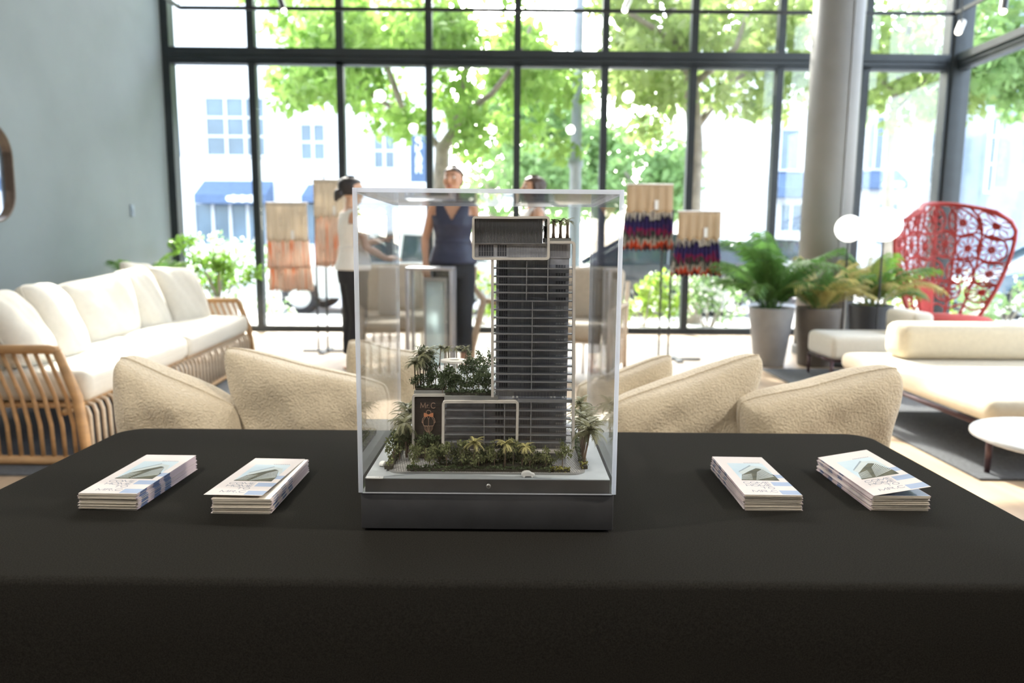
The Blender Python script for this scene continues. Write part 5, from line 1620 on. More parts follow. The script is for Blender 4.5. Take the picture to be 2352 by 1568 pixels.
# ------------------------------------------------------------------ textile stands
def cloth_stripes(name, cols, sx, sz, rough=0.9, horiz=False):
    m = bpy.data.materials.new(name); m.use_nodes = True
    nt = m.node_tree; b = nt.nodes['Principled BSDF']; b.inputs['Roughness'].default_value = rough
    tc = nt.nodes.new('ShaderNodeTexCoord'); mp = nt.nodes.new('ShaderNodeMapping'); mp.inputs['Scale'].default_value = (sx, 0.0, sz)
    nz = nt.nodes.new('ShaderNodeTexNoise'); nz.inputs['Scale'].default_value = 1.0; nz.inputs['Detail'].default_value = 2
    _link(nt, tc.outputs['Object'], mp.inputs['Vector']); _link(nt, mp.outputs[0], nz.inputs['Vector'])
    rp = nt.nodes.new('ShaderNodeValToRGB'); e = rp.color_ramp.elements
    src = nz.outputs['Fac']
    if horiz:
        sp = nt.nodes.new('ShaderNodeSeparateXYZ'); _link(nt, tc.outputs['Object'], sp.inputs[0])
        ma = nt.nodes.new('ShaderNodeMath'); ma.operation = 'MULTIPLY_ADD'; ma.inputs[1].default_value = 0.62
        _link(nt, nz.outputs['Fac'], ma.inputs[0])
        mz_ = nt.nodes.new('ShaderNodeMath'); mz_.operation = 'MULTIPLY'; mz_.inputs[1].default_value = 1 / 0.46
        _link(nt, sp.outputs['Z'], mz_.inputs[0]); _link(nt, mz_.outputs[0], ma.inputs[2])
        src = ma.outputs[0]
    for i, (p_, c_) in enumerate(cols):
        el = e[i] if i < 2 else e.new(p_)
        el.position = p_; el.color = (*c_, 1)
    if horiz: rp.color_ramp.interpolation = 'CONSTANT'
    _link(nt, src, rp.inputs['Fac']); _link(nt, rp.outputs['Color'], b.inputs['Base Color'])
    tl = nt.nodes.new('ShaderNodeBsdfTranslucent'); _link(nt, rp.outputs['Color'], tl.inputs['Color'])
    ms = nt.nodes.new('ShaderNodeMixShader'); ms.inputs['Fac'].default_value = 0.45
    _link(nt, b.outputs[0], ms.inputs[1]); _link(nt, tl.outputs[0], ms.inputs[2]); _link(nt, ms.outputs[0], nt.nodes['Material Output'].inputs['Surface'])
    return m
M_linen = mat('beige_linen', (0.66, 0.59, 0.49), 0.9, 0, 0.08, 10, 0.2, 300, stretch=(6, 1, 0.6), trans=0.4)
M_kraft = mat('brown_kraft_header', (0.45, 0.33, 0.21), 0.8, 0, 0.10, 8, stretch=(8, 1, 0.6))
M_orange_stripe = cloth_stripes('orange_striped_cloth', [(0.40, (0.78, 0.72, 0.66)), (0.46, (0.78, 0.60, 0.50)), (0.50, (0.58, 0.48, 0.40)), (0.53, (0.78, 0.70, 0.63)), (0.61, (0.78, 0.62, 0.52)), (0.655, (0.78, 0.27, 0.07))], 55, 2.2)
M_multi = cloth_stripes('dark_zigzag_patterned_cloth', [(0.0, (0.55, 0.14, 0.05)), (0.22, (0.03, 0.03, 0.05)), (0.34, (0.55, 0.10, 0.04)), (0.44, (0.45, 0.42, 0.38)), (0.54, (0.06, 0.09, 0.08)), (0.64, (0.30, 0.03, 0.12)), (0.74, (0.05, 0.04, 0.16)), (0.92, (0.025, 0.025, 0.06)), (1.06, (0.42, 0.12, 0.06)), (1.14, (0.5, 0.48, 0.45))], 42, 9, horiz=True)
M_tag = mat('white_paper_tag', (0.82, 0.82, 0.80), 0.6, 0, 0.02, 10)
def pleats(w0, w1, h, n, amp, seed, y=0.0, th=0.012):
    """hanging pleated cloth: top width w0, hem width w1, uneven hem"""
    r = random.Random(seed)
    N = n * 6
    ph = [r.uniform(-0.25, 0.25) for _ in range(N + 1)]
    vs, fs = [], []
    R = 7
    hem = [r.uniform(-0.012, 0.012) + 0.012 * math.cos(2 * PI * n * i / N) for i in range(N + 1)]
    for side in (0, 1):
        for j in range(R + 1):
            s = j / R
            w = w0 + (w1 - w0) * s
            for i in range(N + 1):
                a = i / N
                yy = amp * (0.4 + 0.6 * s) * math.cos(2 * PI * n * a + ph[i]) + (th if side else -th) * 0.5
                vs.append(((a - 0.5) * w, y + yy, h * (1 - s) + (hem[i] if j == R else 0)))
    W = N + 1; K = (R + 1) * W
    for j in range(R):
        for i in range(N):
            a = j * W + i
            fs += [(a, a + 1, a + W + 1, a + W), (K + a, K + a + W, K + a + W + 1, K + a + 1)]
    for i in range(N):
        fs += [(i, K + i, K + i + 1, i + 1), (R * W + i, R * W + i + 1, K + R * W + i + 1, K + R * W + i)]
    for j in range(R):
        fs += [(j * W, (j + 1) * W, K + (j + 1) * W, K + j * W), (j * W + N, K + j * W + N, K + (j + 1) * W + N, (j + 1) * W + N)]
    return MB().add(vs, fs)
def textile(label, x0, x1, top, mid_, bot, d, flare, mh, mp_, n, seed, group, tiers=1):
    a, b = at(x0, top, d), at(x1, bot, d)
    zm = at((x0 + x1) / 2, mid_, d).z
    w = b.x - a.x
    t = thing('hanging_textile', label, 'textile', ((a.x + b.x) / 2, d, b.z), group=group)
    h1 = a.z - zm
    o = pleats(w * 0.98, w, h1 + 0.02, 5, 0.006, seed, -0.045, 0.01).build('header_cloth', mh, t, smooth=True); o.location = (0, 0, zm - b.z - 0.02)
    if tiers == 1:
        pleats(w, w * flare, zm - b.z, n, 0.022, seed + 1).build('pleated_cloth', mp_, t, smooth=True)
    else:
        hh = (zm - b.z)
        o = pleats(w, w * flare * 0.97, hh * 0.56, n, 0.020, seed + 1, -0.03).build('pleated_cloth', mp_, t, smooth=True); o.location = (0, 0, hh * 0.44)
        o = pleats(w, w * flare, hh * 0.52, n, 0.022, seed + 2, 0.02).build('pleated_cloth', mp_, t, smooth=True)
    MB().tube([(-w * 0.5, -0.02, a.z - b.z), (w * 0.5, -0.02, a.z - b.z)], 0.011, 8).build('hanging_rod', M_white_paint, t)
    g = MB()
    g.bbox(w * 0.10, w * 0.18, -0.062, -0.058, zm - b.z + 0.0, zm - b.z + 0.09)
    g.build('paper_tag', M_tag, t)
    return t
def stand(label, poles, base, d):
    c = atz(base[0], base[1], 0)
    t = thing('display_stand', label, 'stand', (c.x, d, 0), group='thin black textile display stands')
    for px, top in poles:
        p_ = at(px, top, d)
        MB().tube([(p_.x - c.x, 0, 0.02), (p_.x - c.x, 0, p_.z)], 0.011, 8).build('pole', M_dark_metal, t)
    MB().bbox(-0.24, 0.24, -0.03, 0.03, 0.0, 0.016).bbox(-0.03, 0.03, -0.2, 0.2, 0.0, 0.016).build('foot', M_dark_metal, t)
    xs = [at(px, 500, d).x - c.x for px, _ in poles]
    return t, c
TG1, TG2 = 'orange striped textiles at the left', 'dark patterned textiles at the right'
textile('lower beige and orange striped textile hanging at the far left', 612, 714, 466, 550, 668, 7.40, 1.10, M_linen, M_orange_stripe, 13, 3, TG1, 2)
textile('higher beige and orange striped textile behind the dark-haired woman', 722, 800, 414, 494, 612, 7.52, 1.12, M_linen, M_orange_stripe, 11, 7, TG1)
textile('higher dark zigzag textile with kraft header right of the case', 1438, 1540, 424, 482, 574, 7.15, 1.16, M_kraft, M_multi, 12, 12, TG2)
textile('lower dark zigzag textile with kraft header left of the palm', 1556, 1648, 486, 545, 634, 7.05, 1.22, M_kraft, M_multi, 11, 17, TG2)
t, c = stand('thin black two-pole stand holding the orange striped textiles', ((721, 412), (743, 405)), (735, 815), 7.62)
h = MB()
for (xa, xb, py) in ((615, 721, 466), (743, 800, 414)):
    p_, q = at(xa, py, 7.62), at(xb, py, 7.62)
    h.tube([(p_.x - c.x, 0, p_.z + 0.002), (q.x - c.x, 0, p_.z + 0.002)], 0.008, 6)
h.build('cross_arm', M_dark_metal, t)
t, c = stand('thin black two-pole stand holding the dark zigzag textiles', ((1526, 424), (1546, 480)), (1550, 824), 7.25)
h = MB()
for (xa, xb, py) in ((1440, 1526, 424), (1546, 1650, 486)):
    p_, q = at(xa, py, 7.25), at(xb, py, 7.25)
    h.tube([(p_.x - c.x, 0, p_.z + 0.002), (q.x - c.x, 0, p_.z + 0.002)], 0.008, 6)
h.build('cross_arm', M_dark_metal, t)

# ------------------------------------------------------------------ chairs and lantern in the middle of the room
M_taupe = mat('taupe_linen', (0.50, 0.43, 0.34), 0.9, 0, 0.08, 30, 0.2, 300)
M_towel = mat('white_towel', (0.80, 0.79, 0.77), 0.95, 0, 0.03, 40, 0.4, 400)
M_grey_metal = mat('brushed_grey_metal', (0.42, 0.42, 0.45), 0.35, 0.6, 0.06, 20)
def armchair(label, x, y, rz):
    t = thing('slatted_armchair', label, 'chair', (x, y, 0), rz, 'slatted wood armchairs with taupe cushions')
    for s in (-1, 1):
        MB().tube([(s * 0.36, -0.36, 0.0), (s * 0.36, -0.37, 0.32), (s * 0.36, -0.33, 0.58)], 0.02, 8).build('front_leg', M_beech, t, smooth=True)
        MB().tube([(s * 0.36, 0.36, 0.0), (s * 0.36, 0.36, 0.34), (s * 0.36, 0.42, 0.80)], 0.02, 8).build('rear_leg', M_beech, t, smooth=True)
        MB().tube([(s * 0.36, -0.34, 0.58), (s * 0.36, 0.39, 0.60)], 0.02, 8).build('arm_rail', M_beech, t, smooth=True)
        for k in range(7):
            yy = -0.27 + 0.095 * k
            MB().tube([(s * 0.36, yy, 0.06), (s * 0.36, yy, 0.58)], 0.009, 6).build('arm_slat', M_beech, t, smooth=True)
    for k in range(9):
        xx = -0.30 + 0.075 * k
        MB().tube([(xx, -0.30, 0.31), (xx, -0.37, 0.30), (xx, -0.38, 0.04)], 0.009, 6).build('front_slat', M_beech, t, smooth=True)
    MB().bbox(-0.35, 0.35, -0.34, 0.36, 0.30, 0.32).build('seat_deck', M_beech, t)
    MB().bbox(-0.34, 0.34, -0.37, 0.30, 0.321, 0.47).build('seat_cushion', M_taupe, t, bevel=0.05, seg=4)
    m = MB().box((0, 0.30, 0.68), (0.68, 0.17, 0.50), M=Matrix.Rotation(math.radians(-12), 3, 'X'))
    m.build('back_cushion', M_taupe, t, bevel=0.06, seg=4)
    return t
p_ = at(905, 780, 7.0)
armchair('slatted armchair with taupe cushions behind the grey lantern', p_.x - 0.02, 7.15, 0.25)
armchair('slatted armchair with taupe cushions half hidden behind the model tower', at(1330, 700, 6.5).x, 6.55, -0.35)
tw = thing('towel', 'white towel draped over the back of the taupe armchair', 'towel', (at(893, 650, 7.0).x, 6.93, 0.47))
MB().box((0, 0.0, 0.22), (0.17, 0.035, 0.46), M=Matrix.Rotation(-0.15, 3, 'X')).build('fold', M_towel, tw, bevel=0.015, seg=3)
MB().box((0.03, -0.01, 0.06), (0.15, 0.03, 0.12), M=Matrix.Rotation(-0.12, 3, 'X')).build('hem', M_towel, tw, bevel=0.012, seg=3)
# tall metal lantern
ln = thing('floor_lantern', 'tall grey metal lantern with pale glass before the middle woman', 'lantern', (at(988, 700, 6.15).x, 6.25, 0))
w, dpt, hgt = 0.182, 0.16, 0.915
for s in (-1, 1):
    for q in (-1, 1):
        MB().bbox(s * w - 0.015, s * w + 0.015, q * dpt - 0.015, q * dpt + 0.015, 0.0, hgt).build('post', M_grey_metal, ln, bevel=0.003)
MB().bbox(-w - 0.015, w + 0.015, -dpt - 0.015, dpt + 0.015, hgt, hgt + 0.025).build('top_plate', M_grey_metal, ln, bevel=0.004)
MB().bbox(-w - 0.015, w + 0.015, -dpt - 0.015, dpt + 0.015, 0.02, 0.05).build('bottom_plate', M_grey_metal, ln, bevel=0.004)
for q in (-1, 1):
    MB().bbox(-w + 0.016, w - 0.016, q * dpt - 0.003, q * dpt + 0.003, 0.051, hgt - 0.001).build('glass_pane', M_pane, ln)
M_frost = mat('pale_frosted_glass', (0.84, 0.92, 0.94), 0.3, 0, 0.03, 4, trans=0.75)
dr = MB().bbox(-0.045, 0.115, -0.02, -0.005, 0.08, 0.82).build('frosted_panel', M_frost, ln)
f = MB().bbox(-0.065, -0.045, -0.03, 0.0, 0.051, 0.85).bbox(0.115, 0.135, -0.03, 0.0, 0.051, 0.85).bbox(-0.045, 0.115, -0.03, 0.0, 0.82, 0.85).build('panel_frame', M_grey_metal, dr)
# pale wooden lounge chair
lc = thing('wooden_lounge_chair', 'angular pale wooden lounge chair just right of the middle woman', 'chair', (at(1120, 800, 7.05).x, 7.1, 0), world=True)
for off, dy in ((0.0, 0.0), (0.42, 0.35)):
    pts = [at(1092, 612, 7.05), at(1086, 655, 7.05), at(1112, 690, 7.05), at(1098, 740, 7.05), at(1086, 800, 7.05)]
    pts = [Vector((p_.x + off, 7.05 + dy, p_.z)) for p_ in pts] + [Vector((pts[-1].x - 0.01 + off, 7.05 + dy, 0.0))]
    MB().tube(pts, [0.022, 0.03, 0.035, 0.032, 0.028, 0.025], 8).build('side_frame', M_beech, lc, smooth=True)
    MB().tube([pts[2], pts[2] + Vector((0.25, 0.1, -0.02)), Vector((pts[2].x + 0.35, 7.2 + dy, 0.0))], 0.025, 8).build('rear_leg', M_beech, lc, smooth=True)
q = at(1112, 690, 7.05)
for k in range(6):
    MB().tube([(q.x + 0.03 + 0.05 * k, 7.05 + 0.02, q.z - 0.02 - 0.01 * k), (q.x + 0.45 + 0.05 * k, 7.40, q.z - 0.02 - 0.01 * k)], 0.016, 6).build('seat_slat', M_beech, lc, smooth=True)

# ------------------------------------------------------------------ on the left wall and overhead
M_bronze = mat('bronze_mirror_rim', (0.16, 0.12, 0.095), 0.3, 0.7, 0.08, 10)
M_mirror = mat('mirror_glass', (0.85, 0.87, 0.9), 0.03, 1.0, 0.0, 5)
wx = WX0 - 0.02
ym1 = 6.33
zt1, zb1 = at(10, 283, 6.2).z, at(10, 512, 6.2).z
mi = thing('wall_mirror', 'bronze-rimmed rounded mirror on the grey wall at the far left edge', 'mirror', (wx, 5.9, zb1), world=True)
path = []
ya, yb = 5.42, ym1 - 0.02
rr_ = 0.26
for cx, cy, a0 in ((yb - rr_, zt1 - rr_, 0), (ya + rr_, zt1 - rr_, PI / 2), (ya + rr_, zb1 + rr_, PI), (yb - rr_, zb1 + rr_, 1.5 * PI)):
    for i in range(9):
        a = a0 + PI / 2 * i / 8
        path.append((cx + rr_ * math.cos(a), cy + rr_ * math.sin(a)))
n = len(path)
rim_ = MB()
A = [(wx + 0.002, y, z) for y, z in path]; B = [(wx + 0.075, y, z) for y, z in path]
cy0, cz0 = (ya + yb) / 2, (zt1 + zb1) / 2
Ai = [(wx + 0.002, cy0 + (y - cy0) * 0.965, cz0 + (z - cz0) * 0.965) for y, z in path]; Bi = [(wx + 0.075, cy0 + (y - cy0) * 0.965, cz0 + (z - cz0) * 0.965) for y, z in path]
fs = []
for j in range(n):
    k = (j + 1) % n
    fs += [(j, k, n + k, n + j), (n + j, n + k, 3 * n + k, 3 * n + j), (3 * n + j, 3 * n + k, 2 * n + k, 2 * n + j), (2 * n + j, 2 * n + k, k, j)]
rim_.add(A + B + Ai + Bi, fs).build('rim', M_bronze, mi)
MB().add([(wx + 0.030, y, z) for _, y, z in Ai] + [(wx + 0.036, y, z) for _, y, z in Ai], [tuple(range(n - 1, -1, -1)), tuple(range(n, 2 * n))] + [(j, (j + 1) % n, n + (j + 1) % n, n + j) for j in range(n)]).build('glass', M_mirror, mi)
ls = at(322, 485, 8.35)
sw = thing('light_switch', 'small grey light switch plate on the grey wall above the palm', 'switch', (wx, 8.35, ls.z - 0.06))
MB().bbox(0.001, 0.012, -0.04, 0.04, 0.0, 0.13).build('plate', M_bluegrey, sw, bevel=0.003)
MB().bbox(0.012, 0.018, -0.014, 0.014, 0.04, 0.09).build('rocker', M_bluegrey, sw, bevel=0.002)

M_track = mat('black_light_track', (0.02, 0.022, 0.025), 0.4, 0.2, 0.1, 10)
M_spotlit = mat('lit_spot_lens', (0.9, 0.9, 0.85), 0.3, 0, 0.01, 3, emit=((1.0, 0.93, 0.78), 6.0))
ztk = at(1200, 24, 8.6).z
xl, xr = at(412, 10, 8.6).x, at(2192, 42, 8.6).x
trk = thing('light_track', 'thin black light track running below the ceiling along the windows', 'light track', (0, 8.6, ztk), world=True)
MB().bbox(xl, xr, 8.585, 8.615, ztk - 0.018, ztk + 0.018).build('rail', M_track, trk)
MB().bbox(xl - 0.015, xl + 0.015, 4.2, 8.6, ztk - 0.018, ztk + 0.018).build('left_rail', M_track, trk)
MB().bbox(xr - 0.015, xr + 0.015, 3.6, 8.6, ztk - 0.018, ztk + 0.018).build('right_rail', M_track, trk)
for x, y in ((xl, 8.6), (0.5, 8.6), (xr, 8.6), (xl, 4.6), (xr, 4.2)):
    MB().tube([(x, y, ztk), (x, y, WTOP)], 0.006, 6).build('suspension_wire', M_track, trk)
def head(px, py, d, tilt, label, m=M_track):
    c = at(px, py, d)
    t = thing('track_spotlight', label, 'spotlight', (c.x, d, c.z), group='spotlights on the black track')
    ax = Vector(tilt).normalized()
    MB().tube([-ax * 0.085, ax * 0.085], 0.035, 14).build('housing', m, t)
    MB().tube([ax * 0.086, ax * 0.092], 0.030, 14).build('lens', M_spotlit, t)
    MB().tube([(0, 0, 0.0), (0, 0, max(0.03, ztk - c.z - 0.015))], 0.009, 6).build('bracket', M_track, t)
head(648, 12, 8.6, (0.35, -0.5, -0.8), 'black track spotlight pointing down over the second window bay')
head(1440, 12, 8.6, (-0.35, -0.5, -0.8), 'pale track spotlight above the right end of the acrylic case', M_white_paint)
head(2206, 62, 8.0, (-0.5, -0.5, -0.75), 'pale track spotlight hanging beside the black corner post', M_white_paint)
head(2306, 12, 7.2, (-0.35, -0.5, -0.8), 'black track spotlight at the top right corner')

# ------------------------------------------------------------------ people
M_skin = mat('warm_skin', (0.55, 0.30, 0.19), 0.5, 0, 0.05, 14)
M_skin2 = mat('light_skin', (0.62, 0.38, 0.26), 0.5, 0, 0.05, 14)
M_hair_black = mat('black_hair', (0.016, 0.013, 0.014), 0.45, 0, 0.3, 90, 0.3, 300)
M_hair_brown = mat('dark_brown_hair', (0.055, 0.030, 0.020), 0.45, 0, 0.3, 90, 0.3, 300)
M_navy_top = mat('navy_satin', (0.022, 0.028, 0.065), 0.5, 0, 0.15, 20)
M_black_cloth = mat('black_trouser_cloth', (0.016, 0.018, 0.024), 0.8, 0, 0.15, 40)
M_white_cloth = mat('white_cotton', (0.80, 0.78, 0.75), 0.85, 0, 0.03, 30)
M_eye = mat('eye_white', (0.8, 0.8, 0.78), 0.3, 0, 0.01, 10)
M_iris = mat('dark_iris', (0.03, 0.02, 0.015), 0.2, 0, 0.05, 10)
M_lip = mat('lips', (0.42, 0.13, 0.11), 0.5, 0, 0.05, 20)
M_shoe = mat('tan_sandal', (0.50, 0.25, 0.15), 0.6, 0, 0.1, 20)

def ring(z, cx, cy, rx, ry, n=24):
    return [Vector((cx + rx * math.cos(2 * PI * j / n), cy + ry * math.sin(2 * PI * j / n), z)) for j in range(n)]
TORSO = [(0.80, 0, 0.01, 0.145, 0.105), (0.86, 0, 0.01, 0.168, 0.12), (0.92, 0, 0.008, 0.172, 0.122), (0.99, 0, 0, 0.152, 0.108), (1.06, 0, 0, 0.126, 0.094), (1.14, 0, -0.004, 0.132, 0.098),
         (1.22, 0, -0.012, 0.148, 0.116), (1.28, 0, -0.008, 0.158, 0.112), (1.34, 0, 0.0, 0.166, 0.096), (1.385, 0, 0.006, 0.150, 0.078), (1.42, 0, 0.01, 0.095, 0.066), (1.45, 0, 0.008, 0.056, 0.058), (1.52, 0, 0.002, 0.050, 0.054)]
HEAD = [(1.478, 0, -0.045, 0.020, 0.020), (1.488, 0, -0.036, 0.038, 0.038), (1.51, 0, -0.022, 0.052, 0.062), (1.545, 0, -0.008, 0.063, 0.083), (1.59, 0, 0.0, 0.071, 0.093), (1.63, 0, 0.004, 0.073, 0.094), (1.665, 0, 0.006, 0.062, 0.080), (1.688, 0, 0.008, 0.042, 0.055), (1.70, 0, 0.01, 0.015, 0.02)]

def hand(mb, w, d, palm_n, r=0.0085, curl=0.5):
    """palm and five separate fingers from the wrist w along d; palm_n is the palm's facing"""
    d = Vector(d).normalized(); pn = Vector(palm_n); pn = (pn - d * pn.dot(d)).normalized()
    s = d.cross(pn)
    w = Vector(w)
    k = w + d * 0.085
    for o in (-0.026, -0.009, 0.009, 0.026):
        mb.tube([w + s * o * 0.5, w + d * 0.04 + s * o * 0.9, k + s * o], [0.016, 0.0145, 0.0125], 8)
    for o, L in ((-0.028, 0.058), (-0.010, 0.074), (0.009, 0.080), (0.028, 0.070)):
        b = k + s * o
        d1 = (d + pn * curl * 0.5).normalized(); d2 = (d + pn * curl * 1.4).normalized()
        mb.tube([b - d * 0.01, b + d1 * L * 0.45, b + d1 * L * 0.45 + d2 * L * 0.35, b + d1 * L * 0.45 + d2 * L * 0.6], [r * 1.1, r, r * 0.95, r * 0.7], 8)
    tb_ = w + d * 0.025 + s * 0.022
    td = (d * 0.75 + s * 0.6 + pn * 0.35).normalized()
    mb.tube([tb_ - s * 0.012, tb_ + td * 0.035, tb_ + td * 0.062 + d * 0.01], [0.014, 0.011, 0.008], 8)

def person(label, x, y, rz, H, arms, skin, hair, hair_kind, top_mat, legs=None, neckline='v', head_yaw=0.0, shoe=True):
    """a woman of height H facing -y before rotation; arms = ((elbow), (wrist), hand direction, palm) for right (-x) and left (+x)"""
    t = thing('person', label, 'person', (x, y, 0), rz)
    s = H / 1.70
    t.scale = (s, s, s)
    legs = legs or (((-0.088, -0.012, 0.48), (-0.092, 0.012, 0.085)), ((0.088, -0.012, 0.48), (0.092, 0.012, 0.085)))
    b = MB()
    b.loft([ring(*q) for q in TORSO])
    Rh = Matrix.Rotation(head_yaw, 4, 'Z')
    hd = MB().loft([ring(*q) for q in HEAD])
    hd.tube([(0, -0.088, 1.618), (0, -0.101, 1.60), (0, -0.113, 1.578), (0, -0.100, 1.566)], [0.008, 0.010, 0.0135, 0.009], 8)
    hd.ball((0, -0.082, 1.532), 0.022, 10, 8, (1.3, 0.7, 0.7)).ball((0, -0.066, 1.496), 0.022, 10, 8)
    for q in (-1, 1):
        hd.ball((q * 0.040, -0.066, 1.575), 0.028, 10, 8, (0.9, 0.8, 1.0))
        hd.ball((q * 0.073, 0.008, 1.592), 0.028, 10, 8, (0.35, 0.65, 1.1))
    hd.move(Rh); b.add(hd.v, hd.f)
    for q, (kn, an) in zip((-1, 1), legs):
        b.tube([(q * 0.082, 0.005, 0.90), (q * 0.086, 0.0, 0.70), kn, (an[0], an[1] + 0.012, 0.32), an, (an[0], an[1], 0.05)], [0.095, 0.082, 0.056, 0.052, 0.034, 0.034], 14)
        b.tube([(an[0], an[1] + 0.035, 0.036), (an[0], an[1] - 0.04, 0.042), (an[0] + q * 0.006, an[1] - 0.12, 0.028), (an[0] + q * 0.008, an[1] - 0.165, 0.020)], [0.030, 0.034, 0.034, 0.018], 12)
    for q, (el, wr_, hdv, pn) in zip((-1, 1), arms):
        b.tube([(q * 0.125, 0.006, 1.385), (q * 0.165, 0.004, 1.365), tuple(Vector((q * 0.165, 0.004, 1.365)).lerp(Vector(el), 0.5)), el, tuple(Vector(el).lerp(Vector(wr_), 0.35)), wr_], [0.050, 0.047, 0.040, 0.034, 0.034, 0.024], 12)
        hand(b, wr_, hdv, pn)
    bo = b.build('body', skin, t, smooth=True)
    m = bo.modifiers.new('remesh', 'REMESH'); m.mode = 'VOXEL'; m.voxel_size = 0.0075; m.use_smooth_shade = True
    m = bo.modifiers.new('smooth', 'SMOOTH'); m.factor = 0.5; m.iterations = 3
    # face
    for q in (-1, 1):
        e = MB().ball((q * 0.031, -0.079, 1.606), 0.0125, 12, 8, (1.25, 0.8, 0.75)).move(Rh).build('eye', M_eye, t, smooth=True)
        MB().ball((q * 0.031, -0.0875, 1.606), 0.0058, 10, 8, (1, 0.5, 1)).move(Rh).build('iris', M_iris, e, smooth=True)
        MB().tube([(q * 0.014, -0.089, 1.628), (q * 0.032, -0.089, 1.634), (q * 0.052, -0.078, 1.626)], [0.0035, 0.004, 0.002], 6).move(Rh).build('eyebrow', hair, t, smooth=True)
    MB().tube([(-0.024, -0.090, 1.534), (-0.010, -0.100, 1.538), (0, -0.101, 1.536), (0.010, -0.100, 1.538), (0.024, -0.090, 1.534)], [0.003, 0.006, 0.006, 0.006, 0.003], 8).move(Rh).build('lips', M_lip, t, smooth=True)
    # hair
    h = MB()
    HC = HEAD[3:5] + [(1.63, 0, 0.004, 0.073, 0.094), (1.650, 0, 0.005, 0.069, 0.088)] + HEAD[6:]
    cap = [ring(z, 0, cy + 0.010, rx + 0.013, ry + 0.022) for (z, _, cy, rx, ry) in HC]
    capm = MB().loft(cap + [ring(1.716, 0, 0.012, 0.03, 0.04)])
    # open the face: move front-lower points backwards
    nv = []
    for v in capm.v:
        x_, y_, z_ = v
        if y_ < 0.0 and z_ < 1.655:
            k = min(1.0, (1.655 - z_) / 0.02)
            y_ = y_ * (1 - k) + 0.022 * k
        nv.append((x_, y_, z_))
    capm.v = nv
    h.add(capm.v, capm.f)
    if hair_kind == 'bun':
        h.ball((0, 0.125, 1.555), 0.045, 14, 10, (1, 0.9, 1)).ball((0, 0.095, 1.575), 0.04, 12, 8)
        h.tube([(0.0, 0.14, 1.53), (0.01, 0.15, 1.49)], [0.03, 0.012], 8)
    elif hair_kind == 'back':
        h.ball((0, 0.105, 1.60), 0.035, 12, 8).tube([(0, 0.11, 1.59), (0, 0.125, 1.50), (0, 0.12, 1.42)], [0.03, 0.024, 0.012], 10)
    else:
        h.loft([ring(1.64, 0, 0.045, 0.080, 0.065), ring(1.56, 0, 0.05, 0.084, 0.062), ring(1.46, 0, 0.062, 0.086, 0.05), ring(1.36, 0, 0.085, 0.085, 0.038), ring(1.24, 0, 0.10, 0.07, 0.028), ring(1.17, 0, 0.10, 0.035, 0.015)])
        for q in (-1, 1):
            h.tube([(q * 0.07, -0.01, 1.64), (q * 0.082, 0.0, 1.55), (q * 0.088, 0.0, 1.45), (q * 0.09, -0.02, 1.34)], [0.022, 0.024, 0.024, 0.010], 10)
    h.move(Rh)
    ho = h.build('hair', hair, t, smooth=True)
    m = ho.modifiers.new('remesh', 'REMESH'); m.mode = 'VOXEL'; m.voxel_size = 0.007; m.use_smooth_shade = True
    m = ho.modifiers.new('smooth', 'SMOOTH'); m.factor = 0.5; m.iterations = 2
    # sleeveless top: open shell with neckline and arm holes
    N = 112
    levels = [0.90 + 0.52 * k / 72 for k in range(73)]
    def prof(z):
        for i in range(len(TORSO) - 1):
            if TORSO[i][0] <= z <= TORSO[i + 1][0]:
                f = (z - TORSO[i][0]) / (TORSO[i + 1][0] - TORSO[i][0])
                return [TORSO[i][k] + (TORSO[i + 1][k] - TORSO[i][k]) * f for k in range(5)]
        return TORSO[-1]
    vs, fs = [], []
    for z in levels:
        _, cx, cy, rx, ry = prof(z)
        g = 0.016 + (0.010 if z < 1.1 else 0.0)
        rg = ring(z, cx, cy, rx + g, ry + g, N)
        vs += rg
    for i in range(len(levels) - 1):
        for j in range(N):
            a = [vs[i * N + j], vs[i * N + (j + 1) % N], vs[(i + 1) * N + (j + 1) % N], vs[(i + 1) * N + j]]
            c_ = sum(a, Vector()) / 4
            if neckline == 'v' and c_.y < 0 and c_.z > 1.25 and abs(c_.x) < (c_.z - 1.25) * 0.55: continue
            if neckline == 'round' and c_.z > 1.395 and abs(c_.x) < 0.085: continue
            if abs(c_.x) > 0.135 and c_.z > 1.30: continue
            fs.append((i * N + j, i * N + (j + 1) % N, (i + 1) * N + (j + 1) % N, (i + 1) * N + j))
    tp = MB().add(vs, fs).build('sleeveless_top', top_mat, t, smooth=True)
    m = tp.modifiers.new('solid', 'SOLIDIFY'); m.thickness = 0.006; m.offset = 1.0
    # trousers
    p = MB()
    p.loft([ring(z, cx, cy, rx + 0.014, ry + 0.014) for (z, cx, cy, rx, ry) in [(0.78, 0, 0.01, 0.15, 0.11)] + TORSO[1:4]] + [ring(1.02, 0, 0, 0.150, 0.112)])
    for q, (kn, an) in zip((-1, 1), legs):
        k2 = Vector(kn); a2 = Vector(an)
        p.tube([(q * 0.080, 0.008, 0.92), (q * 0.088, 0.004, 0.74), k2, (a2.x, a2.y + 0.005, 0.30), (a2.x, a2.y, 0.145)], [0.105, 0.100, 0.078, 0.072, 0.072], 16)
    po = p.build('trousers', M_black_cloth, t, smooth=True)
    m = po.modifiers.new('remesh', 'REMESH'); m.mode = 'VOXEL'; m.voxel_size = 0.009; m.use_smooth_shade = True
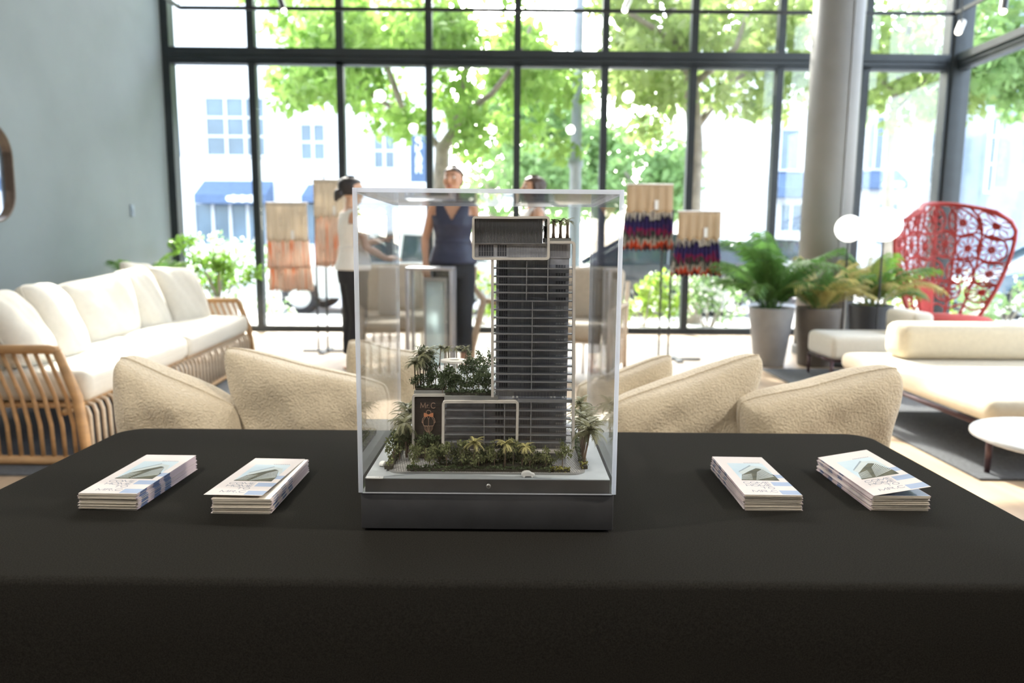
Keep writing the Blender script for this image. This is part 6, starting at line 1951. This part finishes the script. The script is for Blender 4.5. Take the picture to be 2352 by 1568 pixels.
    m = po.modifiers.new('smooth', 'SMOOTH'); m.factor = 0.5; m.iterations = 2
    if shoe:
        for q, (kn, an) in zip((-1, 1), legs):
            sh = MB().prism([(an[0] + q * 0.004 + dx, an[1] + dy) for dx, dy in ((-0.035, 0.07), (0.035, 0.07), (0.045, -0.06), (0.047, -0.13), (0.02, -0.19), (-0.02, -0.19), (-0.045, -0.13), (-0.042, -0.06))], 0.0, 0.014)
            sh.tube([(an[0] - 0.044, an[1] - 0.10, 0.012), (an[0], an[1] - 0.10, 0.068), (an[0] + 0.050, an[1] - 0.10, 0.012)], 0.009, 6)
            sh.build('sandal', M_shoe, t, smooth=False)
    return t

px_, py_ = at(815, 600, 6.5).x, 6.5
person('woman in a white sleeveless top and black trousers, dark hair in a bun', px_ - 0.01, py_, math.radians(118), 1.70,
       (((-0.21, -0.05, 1.10), (-0.16, -0.25, 1.00), (0.2, -1, 0.1), (0.5, 0, -1)), ((0.22, -0.10, 1.12), (0.20, -0.34, 1.16), (0, -1, 0.35), (-0.3, 0, -1))), M_skin2, M_hair_black, 'bun', M_white_cloth, neckline='round', head_yaw=0.1)
px_ = at(1041, 600, 6.62).x
person('woman in a navy V-neck sleeveless top standing in the middle facing the room', px_, 6.62, 0.0, 1.81,
       (((-0.235, 0.0, 1.10), (-0.225, -0.07, 0.905), (0.10, -0.35, -0.9), (0.3, -0.6, -0.3)), ((0.22, 0.07, 1.11), (0.12, 0.16, 0.98), (-1, 0.2, -0.1), (0, -1, 0))), M_skin, M_hair_brown, 'back', M_navy_top, head_yaw=-0.25)
px_ = at(1222, 600, 6.9).x
person('woman with long dark brown hair and white top behind the model tower', px_, 6.95, math.radians(-72), 1.76,
       (((-0.20, -0.06, 1.12), (-0.12, -0.22, 1.08), (0.5, -0.8, 0.1), (0.5, 0.3, -0.6)), ((0.20, -0.06, 1.12), (0.12, -0.22, 1.06), (-0.5, -0.8, 0.1), (-0.5, 0.3, -0.6))), M_skin2, M_hair_brown, 'long', M_white_cloth, neckline='round')
